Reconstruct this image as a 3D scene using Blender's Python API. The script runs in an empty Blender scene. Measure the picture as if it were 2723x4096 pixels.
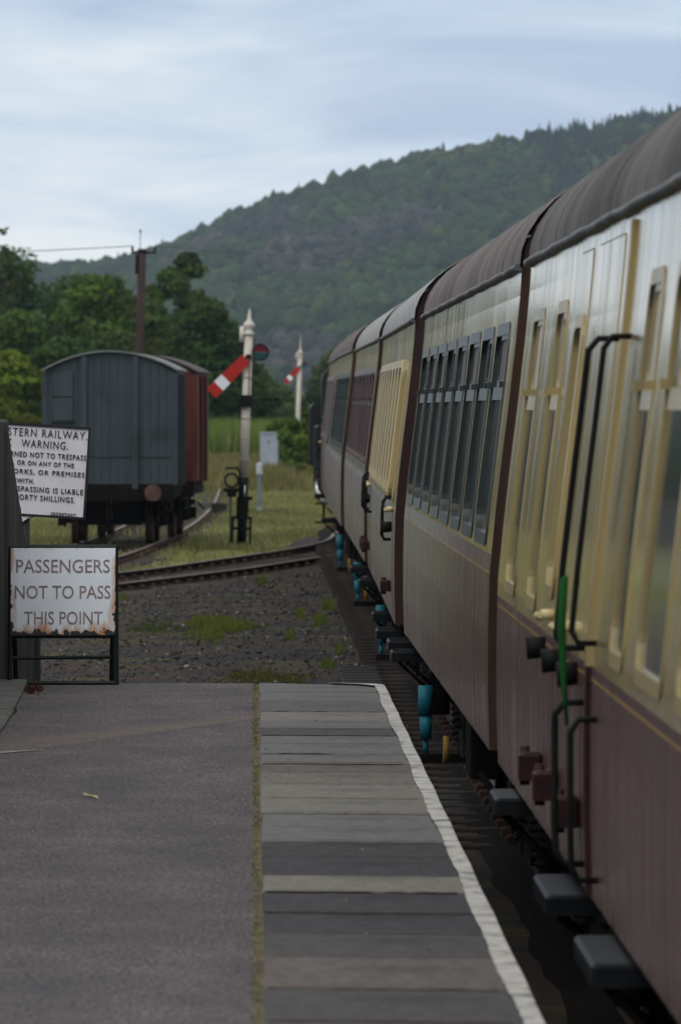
import bpy, math, random
import numpy as np
from mathutils import Vector, Matrix

R = math.radians
random.seed(7)
RNG = np.random.default_rng(11)
scene = bpy.context.scene
COL = scene.collection

# ------------------------------------------------------------------ camera
cam_d = bpy.data.cameras.new("camera")
cam = bpy.data.objects.new("camera", cam_d)
COL.objects.link(cam)
cam.location = (0.0, 0.0, 2.66)
cam.rotation_euler = (R(90), 0, 0)
cam_d.sensor_fit = 'VERTICAL'
cam_d.sensor_height = 36.0
cam_d.lens = 30400.0 / 4096.0 * 36.0
cam_d.shift_x = 345.5 / 4096.0
cam_d.shift_y = -408.0 / 4096.0
cam_d.clip_start = 0.5
cam_d.clip_end = 20000.0
cam_d.dof.use_dof = True
cam_d.dof.focus_distance = 47.5
cam_d.dof.aperture_fstop = 10.5
scene.camera = cam

# ------------------------------------------------------------------ sky
SUN_EL, SUN_AZ = R(54), R(-152)      # azimuth from +Y, negative = to the left
world = bpy.data.worlds.new("World")
scene.world = world
world.use_nodes = True
nt = world.node_tree
nt.nodes.clear()
def N(tree, typ, **kw):
    n = tree.nodes.new(typ)
    for k, v in kw.items():
        setattr(n, k, v)
    return n
def build_world():
    L = nt.links.new
    out = N(nt, 'ShaderNodeOutputWorld')
    sky = N(nt, 'ShaderNodeTexSky', sky_type='NISHITA', sun_disc=False)
    sky.sun_elevation = SUN_EL
    sky.sun_rotation = SUN_AZ
    sky.air_density = 1.0
    sky.dust_density = 1.5
    b1 = N(nt, 'ShaderNodeBackground'); b1.inputs['Strength'].default_value = 0.10
    L(sky.outputs[0], b1.inputs['Color'])
    # cloud deck: the view direction projected on a curved layer of cloud
    tc = N(nt, 'ShaderNodeTexCoord')
    sep = N(nt, 'ShaderNodeSeparateXYZ'); L(tc.outputs['Generated'], sep.inputs[0])
    zc = N(nt, 'ShaderNodeMath', operation='MAXIMUM'); L(sep.outputs[2], zc.inputs[0]); zc.inputs[1].default_value = 0.0
    za = N(nt, 'ShaderNodeMath', operation='ADD'); L(zc.outputs[0], za.inputs[0]); za.inputs[1].default_value = 0.045
    ux = N(nt, 'ShaderNodeMath', operation='DIVIDE'); L(sep.outputs[0], ux.inputs[0]); L(za.outputs[0], ux.inputs[1])
    uy = N(nt, 'ShaderNodeMath', operation='DIVIDE'); L(sep.outputs[1], uy.inputs[0]); L(za.outputs[0], uy.inputs[1])
    cmb = N(nt, 'ShaderNodeCombineXYZ'); L(ux.outputs[0], cmb.inputs[0]); L(uy.outputs[0], cmb.inputs[1])
    mp = N(nt, 'ShaderNodeMapping'); L(cmb.outputs[0], mp.inputs[0])
    mp.inputs['Location'].default_value = (3.2, 1.3, 0.0)
    mp.inputs['Rotation'].default_value = (0, 0, R(8))
    mp.inputs['Scale'].default_value = (2.4, 0.85, 1.0)
    ns = N(nt, 'ShaderNodeTexNoise'); L(mp.outputs[0], ns.inputs['Vector'])
    ns.inputs['Scale'].default_value = 0.55; ns.inputs['Detail'].default_value = 6.0
    ns.inputs['Roughness'].default_value = 0.52; ns.inputs['Distortion'].default_value = 0.6
    # cloud brighter and whiter where thin near the horizon haze, grey-blue above
    el = N(nt, 'ShaderNodeMapRange'); L(zc.outputs[0], el.inputs['Value'])
    el.inputs['From Min'].default_value = 0.0; el.inputs['From Max'].default_value = 0.06
    el.inputs['To Min'].default_value = 0.19; el.inputs['To Max'].default_value = -0.10
    ad = N(nt, 'ShaderNodeMath', operation='ADD'); L(ns.outputs['Fac'], ad.inputs[0]); L(el.outputs[0], ad.inputs[1])
    cr = N(nt, 'ShaderNodeValToRGB'); L(ad.outputs[0], cr.inputs['Fac'])
    e = cr.color_ramp.elements
    e[0].position = 0.36; e[0].color = (0.465, 0.57, 0.765, 1)
    e[1].position = 0.68; e[1].color = (0.90, 0.945, 0.97, 1)
    m = cr.color_ramp.elements.new(0.50); m.color = (0.625, 0.74, 0.89, 1)
    # an overcast sky is brighter overhead than at the horizon
    zb = N(nt, 'ShaderNodeMapRange'); L(zc.outputs[0], zb.inputs['Value'])
    zb.inputs['From Min'].default_value = 0.06; zb.inputs['From Max'].default_value = 1.0
    zb.inputs['To Min'].default_value = 1.0; zb.inputs['To Max'].default_value = 1.55
    zn = N(nt, 'ShaderNodeMapRange'); L(zc.outputs[0], zn.inputs['Value'])
    zn.inputs['From Min'].default_value = 0.08; zn.inputs['From Max'].default_value = 0.40
    zn.inputs['To Min'].default_value = 0.0; zn.inputs['To Max'].default_value = 0.85
    mz = N(nt, 'ShaderNodeMix', data_type='RGBA'); L(zn.outputs[0], mz.inputs['Factor']); L(cr.outputs[0], mz.inputs['A'])
    mz.inputs['B'].default_value = (0.66, 0.65, 0.64, 1)
    b2 = N(nt, 'ShaderNodeBackground'); L(mz.outputs['Result'], b2.inputs['Color']); L(zb.outputs[0], b2.inputs['Strength'])
    mx = N(nt, 'ShaderNodeMixShader'); mx.inputs['Fac'].default_value = 0.88
    L(b1.outputs[0], mx.inputs[1]); L(b2.outputs[0], mx.inputs[2]); L(mx.outputs[0], out.inputs['Surface'])
build_world()

sun_d = bpy.data.lights.new("sun", 'SUN')
sun_d.energy = 1.2
sun_d.angle = R(40)
sun_d.color = (1.0, 0.96, 0.90)
sun = bpy.data.objects.new("sun", sun_d)
COL.objects.link(sun)
_sd = Vector((math.sin(SUN_AZ) * math.cos(SUN_EL), math.cos(SUN_AZ) * math.cos(SUN_EL), math.sin(SUN_EL)))
sun.rotation_euler = (-_sd).to_track_quat('-Z', 'Y').to_euler()
sun.location = (-30, -20, 60)

scene.view_settings.view_transform = 'Standard'
scene.view_settings.look = 'None'
scene.view_settings.gamma = 1.0
scene.view_settings.exposure = 0.13
scene.view_settings.use_curve_mapping = False
scene.render.engine = 'CYCLES'
scene.cycles.use_denoising = True
scene.cycles.volume_bounces = 1
scene.cycles.max_bounces = 7
scene.cycles.caustics_reflective = False
scene.cycles.caustics_refractive = False

# ------------------------------------------------------------------ materials
MATS = {}
def pm(name, c1, c2=None, scale=4.0, stretch=(1, 1, 1), rough=0.6, bump=0.0, bscale=None, spec=0.2, metal=0.0,
       detail=6.0, pos=(0.35, 0.65), c3=None, s3=1.0, p3=(0.55, 0.7), st3=(1, 1, 1), attr=False, coord='Object', rvar=0.0, coat=0.0):
    if name in MATS: return MATS[name]
    m = bpy.data.materials.new(name); m.use_nodes = True
    t = m.node_tree; b = t.nodes['Principled BSDF']; L = t.links.new
    b.inputs['Roughness'].default_value = rough
    b.inputs['Specular IOR Level'].default_value = spec
    b.inputs['Metallic'].default_value = metal
    b.inputs['Coat Weight'].default_value = coat
    c2 = c2 or c1
    tc = N(t, 'ShaderNodeTexCoord')
    mp = N(t, 'ShaderNodeMapping'); mp.inputs['Scale'].default_value = stretch
    L(tc.outputs[coord], mp.inputs[0])
    ns = N(t, 'ShaderNodeTexNoise'); ns.inputs['Scale'].default_value = scale; ns.inputs['Detail'].default_value = detail
    ns.inputs['Roughness'].default_value = 0.6
    L(mp.outputs[0], ns.inputs['Vector'])
    cr = N(t, 'ShaderNodeValToRGB'); L(ns.outputs['Fac'], cr.inputs['Fac'])
    cr.color_ramp.elements[0].position = pos[0]; cr.color_ramp.elements[0].color = (*c1, 1)
    cr.color_ramp.elements[1].position = pos[1]; cr.color_ramp.elements[1].color = (*c2, 1)
    col = cr.outputs[0]
    if c3:
        mp3 = N(t, 'ShaderNodeMapping'); mp3.inputs['Scale'].default_value = st3; L(tc.outputs[coord], mp3.inputs[0])
        n3 = N(t, 'ShaderNodeTexNoise'); n3.inputs['Scale'].default_value = s3; n3.inputs['Detail'].default_value = 5
        L(mp3.outputs[0], n3.inputs['Vector'])
        r3 = N(t, 'ShaderNodeMapRange'); L(n3.outputs['Fac'], r3.inputs['Value'])
        r3.inputs['From Min'].default_value = p3[0]; r3.inputs['From Max'].default_value = p3[1]
        mx = N(t, 'ShaderNodeMix', data_type='RGBA'); L(r3.outputs[0], mx.inputs['Factor'])
        L(col, mx.inputs['A']); mx.inputs['B'].default_value = (*c3, 1); col = mx.outputs['Result']
    if attr:
        at = N(t, 'ShaderNodeAttribute'); at.attribute_name = 'Col'
        mm = N(t, 'ShaderNodeMix', data_type='RGBA', blend_type='MULTIPLY'); mm.inputs['Factor'].default_value = 1.0
        L(col, mm.inputs['A']); L(at.outputs['Color'], mm.inputs['B']); col = mm.outputs['Result']
    L(col, b.inputs['Base Color'])
    if rvar:
        rr = N(t, 'ShaderNodeMapRange'); L(ns.outputs['Fac'], rr.inputs['Value'])
        rr.inputs['From Min'].default_value = 0.3; rr.inputs['From Max'].default_value = 0.7
        rr.inputs['To Min'].default_value = rough - rvar; rr.inputs['To Max'].default_value = rough + rvar
        L(rr.outputs[0], b.inputs['Roughness'])
    if bump:
        n2 = N(t, 'ShaderNodeTexNoise'); n2.inputs['Scale'].default_value = bscale or scale * 3; n2.inputs['Detail'].default_value = 6
        L(mp.outputs[0], n2.inputs['Vector'])
        bp = N(t, 'ShaderNodeBump'); bp.inputs['Strength'].default_value = bump; bp.inputs['Distance'].default_value = 0.02
        L(n2.outputs['Fac'], bp.inputs['Height']); L(bp.outputs[0], b.inputs['Normal'])
    MATS[name] = m
    return m

# ------------------------------------------------------------------ mesh helpers
class MB:
    def __init__(s): s.v = []; s.f = []; s.m = []; s.sm = []
    def add(s, verts, faces, mi=0, smooth=False):
        o = len(s.v); s.v.extend(tuple(map(float, p)) for p in verts)
        for f in faces: s.f.append(tuple(i + o for i in f)); s.m.append(mi); s.sm.append(smooth)
        return s
    def box(s, x0, x1, y0, y1, z0, z1, mi=0, ch=0.0):
        if ch <= 0:
            v = [(x, y, z) for z in (z0, z1) for y in (y0, y1) for x in (x0, x1)]
            return s.add(v, [(0, 2, 3, 1), (4, 5, 7, 6), (0, 1, 5, 4), (2, 6, 7, 3), (0, 4, 6, 2), (1, 3, 7, 5)], mi)
        # box with chamfered vertical+top edges
        def ring(c, z): return [(x0 + c, y0, z), (x1 - c, y0, z), (x1, y0 + c, z), (x1, y1 - c, z), (x1 - c, y1, z), (x0 + c, y1, z), (x0, y1 - c, z), (x0, y0 + c, z)]
        def ring2(c, z):
            a, b, d, e = x0 + c, x1 - c, y0 + c, y1 - c
            return [(a + c, d, z), (b - c, d, z), (b, d + c, z), (b, e - c, z), (b - c, e, z), (a + c, e, z), (a, e - c, z), (a, d + c, z)]
        v = ring(ch, z0) + ring(ch, z1 - ch) + ring2(ch, z1)
        f = [tuple(range(7, -1, -1)), tuple(range(16, 24))]
        for k in range(2):
            for i in range(8):
                j = (i + 1) % 8; f.append((k * 8 + i, k * 8 + j, k * 8 + 8 + j, k * 8 + 8 + i))
        return s.add(v, f, mi)
    def tube(s, pts, r, n=8, mi=0, cap=True, smooth=True):
        pts = [Vector(p) for p in pts]; rs = r if isinstance(r, (list, tuple)) else [r] * len(pts)
        V = []; F = []; prev = None
        for i, p in enumerate(pts):
            t = (pts[min(i + 1, len(pts) - 1)] - pts[max(i - 1, 0)]).normalized()
            if prev is None:
                a = Vector((0, 0, 1)) if abs(t.z) < 0.9 else Vector((1, 0, 0)); u = t.cross(a).normalized()
            else:
                u = (prev - t * prev.dot(t)).normalized()
            prev = u; w = t.cross(u)
            for k in range(n):
                an = 2 * math.pi * k / n; V.append(p + (u * math.cos(an) + w * math.sin(an)) * rs[i])
        for i in range(len(pts) - 1):
            for k in range(n):
                k2 = (k + 1) % n; F.append((i * n + k, i * n + k2, (i + 1) * n + k2, (i + 1) * n + k))
        s.add(V, F, mi, smooth)
        if cap:
            o = len(s.v) - len(V)
            s.f.append(tuple(o + k for k in range(n - 1, -1, -1))); s.m.append(mi); s.sm.append(False)
            s.f.append(tuple(o + (len(pts) - 1) * n + k for k in range(n))); s.m.append(mi); s.sm.append(False)
        return s
    def cyl(s, p0, p1, r0, r1=None, n=16, mi=0): return s.tube([p0, p1], [r0, r0 if r1 is None else r1], n, mi)
    def lathe(s, prof, n=16, c=(0, 0, 0), mi=0):
        V = []; F = []
        for r, z in prof:
            for k in range(n):
                a = 2 * math.pi * k / n; V.append((c[0] + r * math.cos(a), c[1] + r * math.sin(a), c[2] + z))
        for i in range(len(prof) - 1):
            for k in range(n):
                k2 = (k + 1) % n; F.append((i * n + k, i * n + k2, (i + 1) * n + k2, (i + 1) * n + k))
        F.append(tuple(range(n - 1, -1, -1))); F.append(tuple((len(prof) - 1) * n + k for k in range(n)))
        return s.add(V, F, mi, True)
    def prism(s, poly, y0, y1, mi=0, plane='xz'):
        n = len(poly)
        if plane == 'xz': V = [(a, y0, b) for a, b in poly] + [(a, y1, b) for a, b in poly]
        elif plane == 'yz': V = [(y0, a, b) for a, b in poly] + [(y1, a, b) for a, b in poly]
        else: V = [(a, b, y0) for a, b in poly] + [(a, b, y1) for a, b in poly]
        F = [tuple(range(n)), tuple(range(2 * n - 1, n - 1, -1))] + [(i, i + n, (i + 1) % n + n, (i + 1) % n) for i in range(n)]
        return s.add(V, F, mi)
    def build(s, name, mats, parent=None, loc=None, rot=None):
        me = bpy.data.meshes.new(name)
        me.from_pydata(s.v, [], s.f)
        for m in (mats if isinstance(mats, (list, tuple)) else [mats]): me.materials.append(m)
        me.polygons.foreach_set('material_index', s.m); me.polygons.foreach_set('use_smooth', s.sm)
        me.update()
        o = bpy.data.objects.new(name, me); COL.objects.link(o)
        if parent is not None: o.parent = parent
        if loc: o.location = loc
        if rot: o.rotation_euler = rot
        return o

def mesh_np(name, V, F, mat, parent=None, col=None, loc=None):
    """V (n,3) array, F (m,k) array of equal-size faces, col (n,3) optional vertex colour"""
    V = np.asarray(V, np.float32); F = np.asarray(F, np.int32)
    me = bpy.data.meshes.new(name)
    me.vertices.add(len(V)); me.vertices.foreach_set('co', V.ravel())
    k = F.shape[1]
    me.loops.add(F.size); me.loops.foreach_set('vertex_index', F.ravel())
    me.polygons.add(len(F)); me.polygons.foreach_set('loop_start', np.arange(0, F.size, k, dtype=np.int32))
    if col is not None:
        a = me.color_attributes.new('Col', 'FLOAT_COLOR', 'POINT')
        c4 = np.ones((len(V), 4), np.float32); c4[:, :3] = col; a.data.foreach_set('color', c4.ravel())
    me.materials.append(mat); me.update(calc_edges=True); me.validate()
    o = bpy.data.objects.new(name, me); COL.objects.link(o)
    if parent is not None: o.parent = parent
    if loc is not None: o.location = loc
    return o

def tag(o, label=None, cat=None, group=None, kind=None):
    if label: o['label'] = label
    if cat: o['category'] = cat
    if group: o['group'] = group
    if kind: o['kind'] = kind
    return o
def thing(name, label, cat, loc=(0, 0, 0), rot=(0, 0, 0), group=None):
    o = bpy.data.objects.new(name, None); COL.objects.link(o)
    o.location = loc; o.rotation_euler = rot; o.empty_display_size = 0.2
    return tag(o, label, cat, group)
def child(src, name, parent, loc=(0, 0, 0), rot=(0, 0, 0), sc=(1, 1, 1)):
    o = bpy.data.objects.new(name, src.data if hasattr(src, 'data') else src); COL.objects.link(o)
    o.parent = parent; o.location = loc; o.rotation_euler = rot; o.scale = sc
    return o
def text_mesh(name, body, width, height, mat, parent, center, depth=0.002, bold=0.0, space=1.0):
    """lettering in the x-z plane facing -y, fitted to width x height"""
    cu = bpy.data.curves.new(name, 'FONT'); cu.body = body; cu.extrude = depth; cu.offset = bold
    cu.resolution_u = 3; cu.space_character = space
    tmp = bpy.data.objects.new(name, cu); COL.objects.link(tmp)
    dg = bpy.context.evaluated_depsgraph_get(); dg.update()
    me = bpy.data.meshes.new_from_object(tmp.evaluated_get(dg))
    bpy.data.objects.remove(tmp); bpy.data.curves.remove(cu)
    co = np.empty(len(me.vertices) * 3, np.float32); me.vertices.foreach_get('co', co); co = co.reshape(-1, 3)
    mn, mx = co.min(0), co.max(0)
    sx = width / (mx[0] - mn[0]); sy = height / (mx[1] - mn[1])
    out = np.empty_like(co)
    out[:, 0] = (co[:, 0] - (mn[0] + mx[0]) / 2) * sx
    out[:, 2] = (co[:, 1] - (mn[1] + mx[1]) / 2) * sy
    out[:, 1] = -co[:, 2]
    me.vertices.foreach_set('co', out.ravel()); me.update()
    me.name = name; me.materials.clear(); me.materials.append(mat)
    o = bpy.data.objects.new(name, me); COL.objects.link(o); o.parent = parent; o.location = center; o['kind'] = 'stuff'
    return o

# ================================================================== SETTING
def ground_material():
    m = bpy.data.materials.new("ground_cinder_and_turf"); m.use_nodes = True
    t = m.node_tree; b = t.nodes['Principled BSDF']; L = t.links.new
    b.inputs['Roughness'].default_value = 0.95; b.inputs['Specular IOR Level'].default_value = 0.15
    g = N(t, 'ShaderNodeNewGeometry')
    def noise(sc, det=6):
        n = N(t, 'ShaderNodeTexNoise'); n.inputs['Scale'].default_value = sc; n.inputs['Detail'].default_value = det
        L(g.outputs['Position'], n.inputs['Vector']); return n.outputs['Fac']
    def ramp(f, stops):
        r = N(t, 'ShaderNodeValToRGB'); L(f, r.inputs['Fac'])
        el = r.color_ramp.elements
        el[0].position, el[0].color = stops[0][0], (*stops[0][1], 1)
        el[1].position, el[1].color = stops[-1][0], (*stops[-1][1], 1)
        for p, c in stops[1:-1]: x = el.new(p); x.color = (*c, 1)
        return r.outputs[0]
    cinder = ramp(noise(14), [(0.3, (0.012, 0.012, 0.013)), (0.5, (0.025, 0.023, 0.023)), (0.72, (0.052, 0.044, 0.040))])
    moss = ramp(noise(9), [(0.3, (0.035, 0.032, 0.012)), (0.7, (0.075, 0.07, 0.022))])
    grass = ramp(noise(1.3), [(0.3, (0.085, 0.115, 0.020)), (0.5, (0.14, 0.16, 0.034)), (0.62, (0.13, 0.11, 0.06)), (0.75, (0.20, 0.18, 0.08))])
    def mixc(a, bb, fac):
        x = N(t, 'ShaderNodeMix', data_type='RGBA'); L(fac, x.inputs['Factor']); L(a, x.inputs['A']); L(bb, x.inputs['B']); return x.outputs['Result']
    def mr(f, a, c):
        x = N(t, 'ShaderNodeMapRange'); L(f, x.inputs['Value']); x.inputs['From Min'].default_value = a; x.inputs['From Max'].default_value = c; return x.outputs[0]
    near = mixc(cinder, moss, mr(noise(0.8), 0.50, 0.62))
    brown = ramp(noise(11), [(0.3, (0.028, 0.018, 0.013)), (0.7, (0.065, 0.045, 0.034))])
    near = mixc(near, brown, mr(noise(0.42), 0.50, 0.60))
    sp = N(t, 'ShaderNodeSeparateXYZ'); L(g.outputs['Position'], sp.inputs[0])
    # turf begins past the crossing track: line  Y - 5.4 X = 138 roughly
    mu = N(t, 'ShaderNodeMath', operation='MULTIPLY_ADD'); L(sp.outputs[0], mu.inputs[0]); mu.inputs[1].default_value = -4.6; L(sp.outputs[1], mu.inputs[2])
    na = N(t, 'ShaderNodeMath', operation='MULTIPLY_ADD'); L(noise(0.35), na.inputs[0]); na.inputs[1].default_value = 26.0; L(mu.outputs[0], na.inputs[2])
    L(mixc(near, grass, mr(na.outputs[0], 147, 158)), b.inputs['Base Color'])
    bp = N(t, 'ShaderNodeBump'); bp.inputs['Strength'].default_value = 0.7; bp.inputs['Distance'].default_value = 0.04
    L(noise(22), bp.inputs['Height']); L(bp.outputs[0], b.inputs['Normal'])
    return m
GZ = -0.13
def build_ground():
    xs = np.concatenate([[-4000, -1200, -300, -80, -30], np.arange(-16, 8.01, 0.8), [15, 30, 80, 300, 1200, 4000]])
    ys = np.concatenate([[-300, -50, 0, 30, 45], np.arange(50, 200, 1.6), [210, 225, 240, 260, 290, 330, 400, 600, 1000, 1600, 2400, 4000, 7000]])
    X, Y = np.meshgrid(xs, ys, indexing='ij')
    Z = GZ + 0.02 * np.sin(X * 1.3 + Y * 0.4) * np.sin(Y * 0.7 - X) - 0.01
    Z += np.where((X > -15) & (X < 1.2) & (Y > 52) & (Y < 195), RNG.normal(0, 0.008, X.shape), 0)
    far = (np.abs(X) > 20) | (Y > 205) | (Y < 50)
    Z = np.where(far, GZ - 0.01, Z)
    n, m = X.shape
    idx = np.arange(n * m).reshape(n, m)
    F = np.stack([idx[:-1, :-1], idx[1:, :-1], idx[1:, 1:], idx[:-1, 1:]], -1).reshape(-1, 4)
    o = mesh_np('ground', np.stack([X, Y, Z], -1).reshape(-1, 3), F, ground_material())
    tag(o, 'dark cinder and turf ground beyond the platform', kind='structure')
build_ground()

# ---- hill
RIDGE = [(-6000, 0.5), (-1016, 650), (-300, 640), (0, 600), (200, 588), (400, 600), (560, 630), (680, 672), (800, 730), (950, 800), (1200, 885), (1430, 965), (1750, 1050), (2060, 1095), (2350, 1150), (2650, 1195), (3200, 1260), (5000, 1300)]
HY0, HY1 = 2300.0, 4300.0
def ridge_h(X):
    """ridge height above the ground for a place X metres to the right (the valley side rises to the right)"""
    u = 1016 + X * 30400 / HY1
    xs = [a for a, _ in RIDGE]; hs = [b for _, b in RIDGE]
    return np.interp(u, xs, hs) * HY1 / 30400 - 2.5
def hill_z(X, Y):
    X = np.asarray(X, float); Y = np.asarray(Y, float)
    t = np.clip((Y - HY0) / (HY1 - HY0), 0, 1.35)
    h = ridge_h(X)
    prof = np.where(t < 1, 0.35 * t + 0.65 * t ** 1.5, 1.0 - (t - 1) * 0.9)
    und = 6 * np.sin(X / 47 + Y / 210) * np.sin(Y / 160 - X / 90) * np.clip(t * 3, 0, 1) * np.clip((1.0 - t) * 4, 0, 1)
    return h * prof + und - 1.0 * (t <= 0)
def build_hill():
    xs = np.linspace(-900, 1000, 96); ys = np.linspace(HY0 - 40, HY0 + (HY1 - HY0) * 1.34, 70)
    X, Y = np.meshgrid(xs, ys, indexing='ij'); Z = hill_z(X, Y)
    n, m = X.shape; idx = np.arange(n * m).reshape(n, m)
    F = np.stack([idx[:-1, :-1], idx[1:, :-1], idx[1:, 1:], idx[:-1, 1:]], -1).reshape(-1, 4)
    o = mesh_np('hill', np.stack([X, Y, Z], -1).reshape(-1, 3), F, pm('hill_soil', (0.03, 0.04, 0.018), (0.055, 0.06, 0.03), scale=0.02, rough=1, spec=0.1))
    tag(o, 'steep hillside rising to the right', kind='structure')
    # woodland on the hill: thousands of crowns that read as one mass
    import bmesh
    bm = bmesh.new(); bmesh.ops.create_icosphere(bm, subdivisions=1, radius=1.0)
    bv = np.array([v.co[:] for v in bm.verts]); bf = np.array([[v.index for v in f.verts] for f in bm.faces]); bm.free()
    nt_ = 20000
    px = RNG.uniform(-330, 560, nt_); py = HY0 + 60 + (HY1 - HY0 - 30) * RNG.uniform(0, 1, nt_) ** 0.8
    pz = hill_z(px, py)
    u = np.sin(px / 61 + 1.0) + np.sin(py / 190 + px / 75) + np.sin(px / 23 - py / 97) * 0.7
    con = ((px > 150) & (py > 3300) & (RNG.uniform(0, 1, nt_) < 0.75)) | (RNG.uniform(0, 1, nt_) < 0.03)
    rad = np.where(con, RNG.uniform(1.8, 2.9, nt_), RNG.uniform(2.4, 5.0, nt_))
    hgt = np.where(con, RNG.uniform(4.5, 7.0, nt_), rad * RNG.uniform(0.8, 1.25, nt_))
    V = bv[None] * (1 + RNG.normal(0, 0.2, (nt_, len(bv), 1)))
    zz = V[..., 2].copy()
    taper = np.where(con[:, None], np.clip(0.62 - 0.58 * zz, 0.03, 1.1), 1.0)
    V = V * np.stack([rad[:, None] * taper, rad[:, None] * taper, np.repeat(hgt[:, None], len(bv), 1)], -1)
    V += np.stack([px, py, pz + hgt * 0.55], -1)[:, None, :]
    base = np.where(con[:, None], np.array([[0.022, 0.040, 0.024]]),
                    np.where((u > 1.25)[:, None], np.array([[0.072, 0.068, 0.062]]), np.array([[0.044, 0.078, 0.018]])))
    base = np.where((u < -1.1)[:, None] & ~con[:, None], np.array([[0.075, 0.098, 0.022]]), base)
    gn = RNG.uniform(0.45, 1.6, (48, 90))            # stands of lighter and darker trees, some 20 to 40 m across
    gi = (px + 400) / 1000 * 46; gj = (py - 2300) / 2100 * 88
    a0, b0 = gi.astype(int), gj.astype(int); fa, fb = gi - a0, gj - b0
    clump_ = gn[a0, b0] * (1 - fa) * (1 - fb) + gn[a0 + 1, b0] * fa * (1 - fb) + gn[a0, b0 + 1] * (1 - fa) * fb + gn[a0 + 1, b0 + 1] * fa * fb
    c = 0.37 * base * RNG.uniform(0.40, 1.7, (nt_, 1)) * clump_[:, None] * RNG.uniform(0.88, 1.12, (nt_, 3))
    c = np.repeat(c[:, None, :], len(bv), 1).reshape(-1, 3)
    F = (bf[None] + (np.arange(nt_) * len(bv))[:, None, None]).reshape(-1, 3)
    w = mesh_np('hillside_woodland', V.reshape(-1, 3), F, pm('woodland_leaves', (0.75, 0.75, 0.75), (1.25, 1.25, 1.25), scale=0.35, rough=0.9, spec=0.1, attr=True), col=c)
    tag(w, 'mixed woodland covering the far hillside', 'woodland', kind='stuff')
build_hill()
hz = MB().box(-1100, 1200, -120, 5600, -1.5, 330)
hm = bpy.data.materials.new('haze_air'); hm.use_nodes = True
hm.node_tree.nodes.clear()
_o = hm.node_tree.nodes.new('ShaderNodeOutputMaterial'); _v = hm.node_tree.nodes.new('ShaderNodeVolumePrincipled')
_v.inputs['Color'].default_value = (0.66, 0.82, 1.0, 1); _v.inputs['Density'].default_value = 0.000050
_v.inputs['Anisotropy'].default_value = 0.0
hm.node_tree.links.new(_v.outputs[0], _o.inputs['Volume'])
tag(hz.build('haze', hm), 'thin blue haze filling the valley air', kind='stuff')

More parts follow.
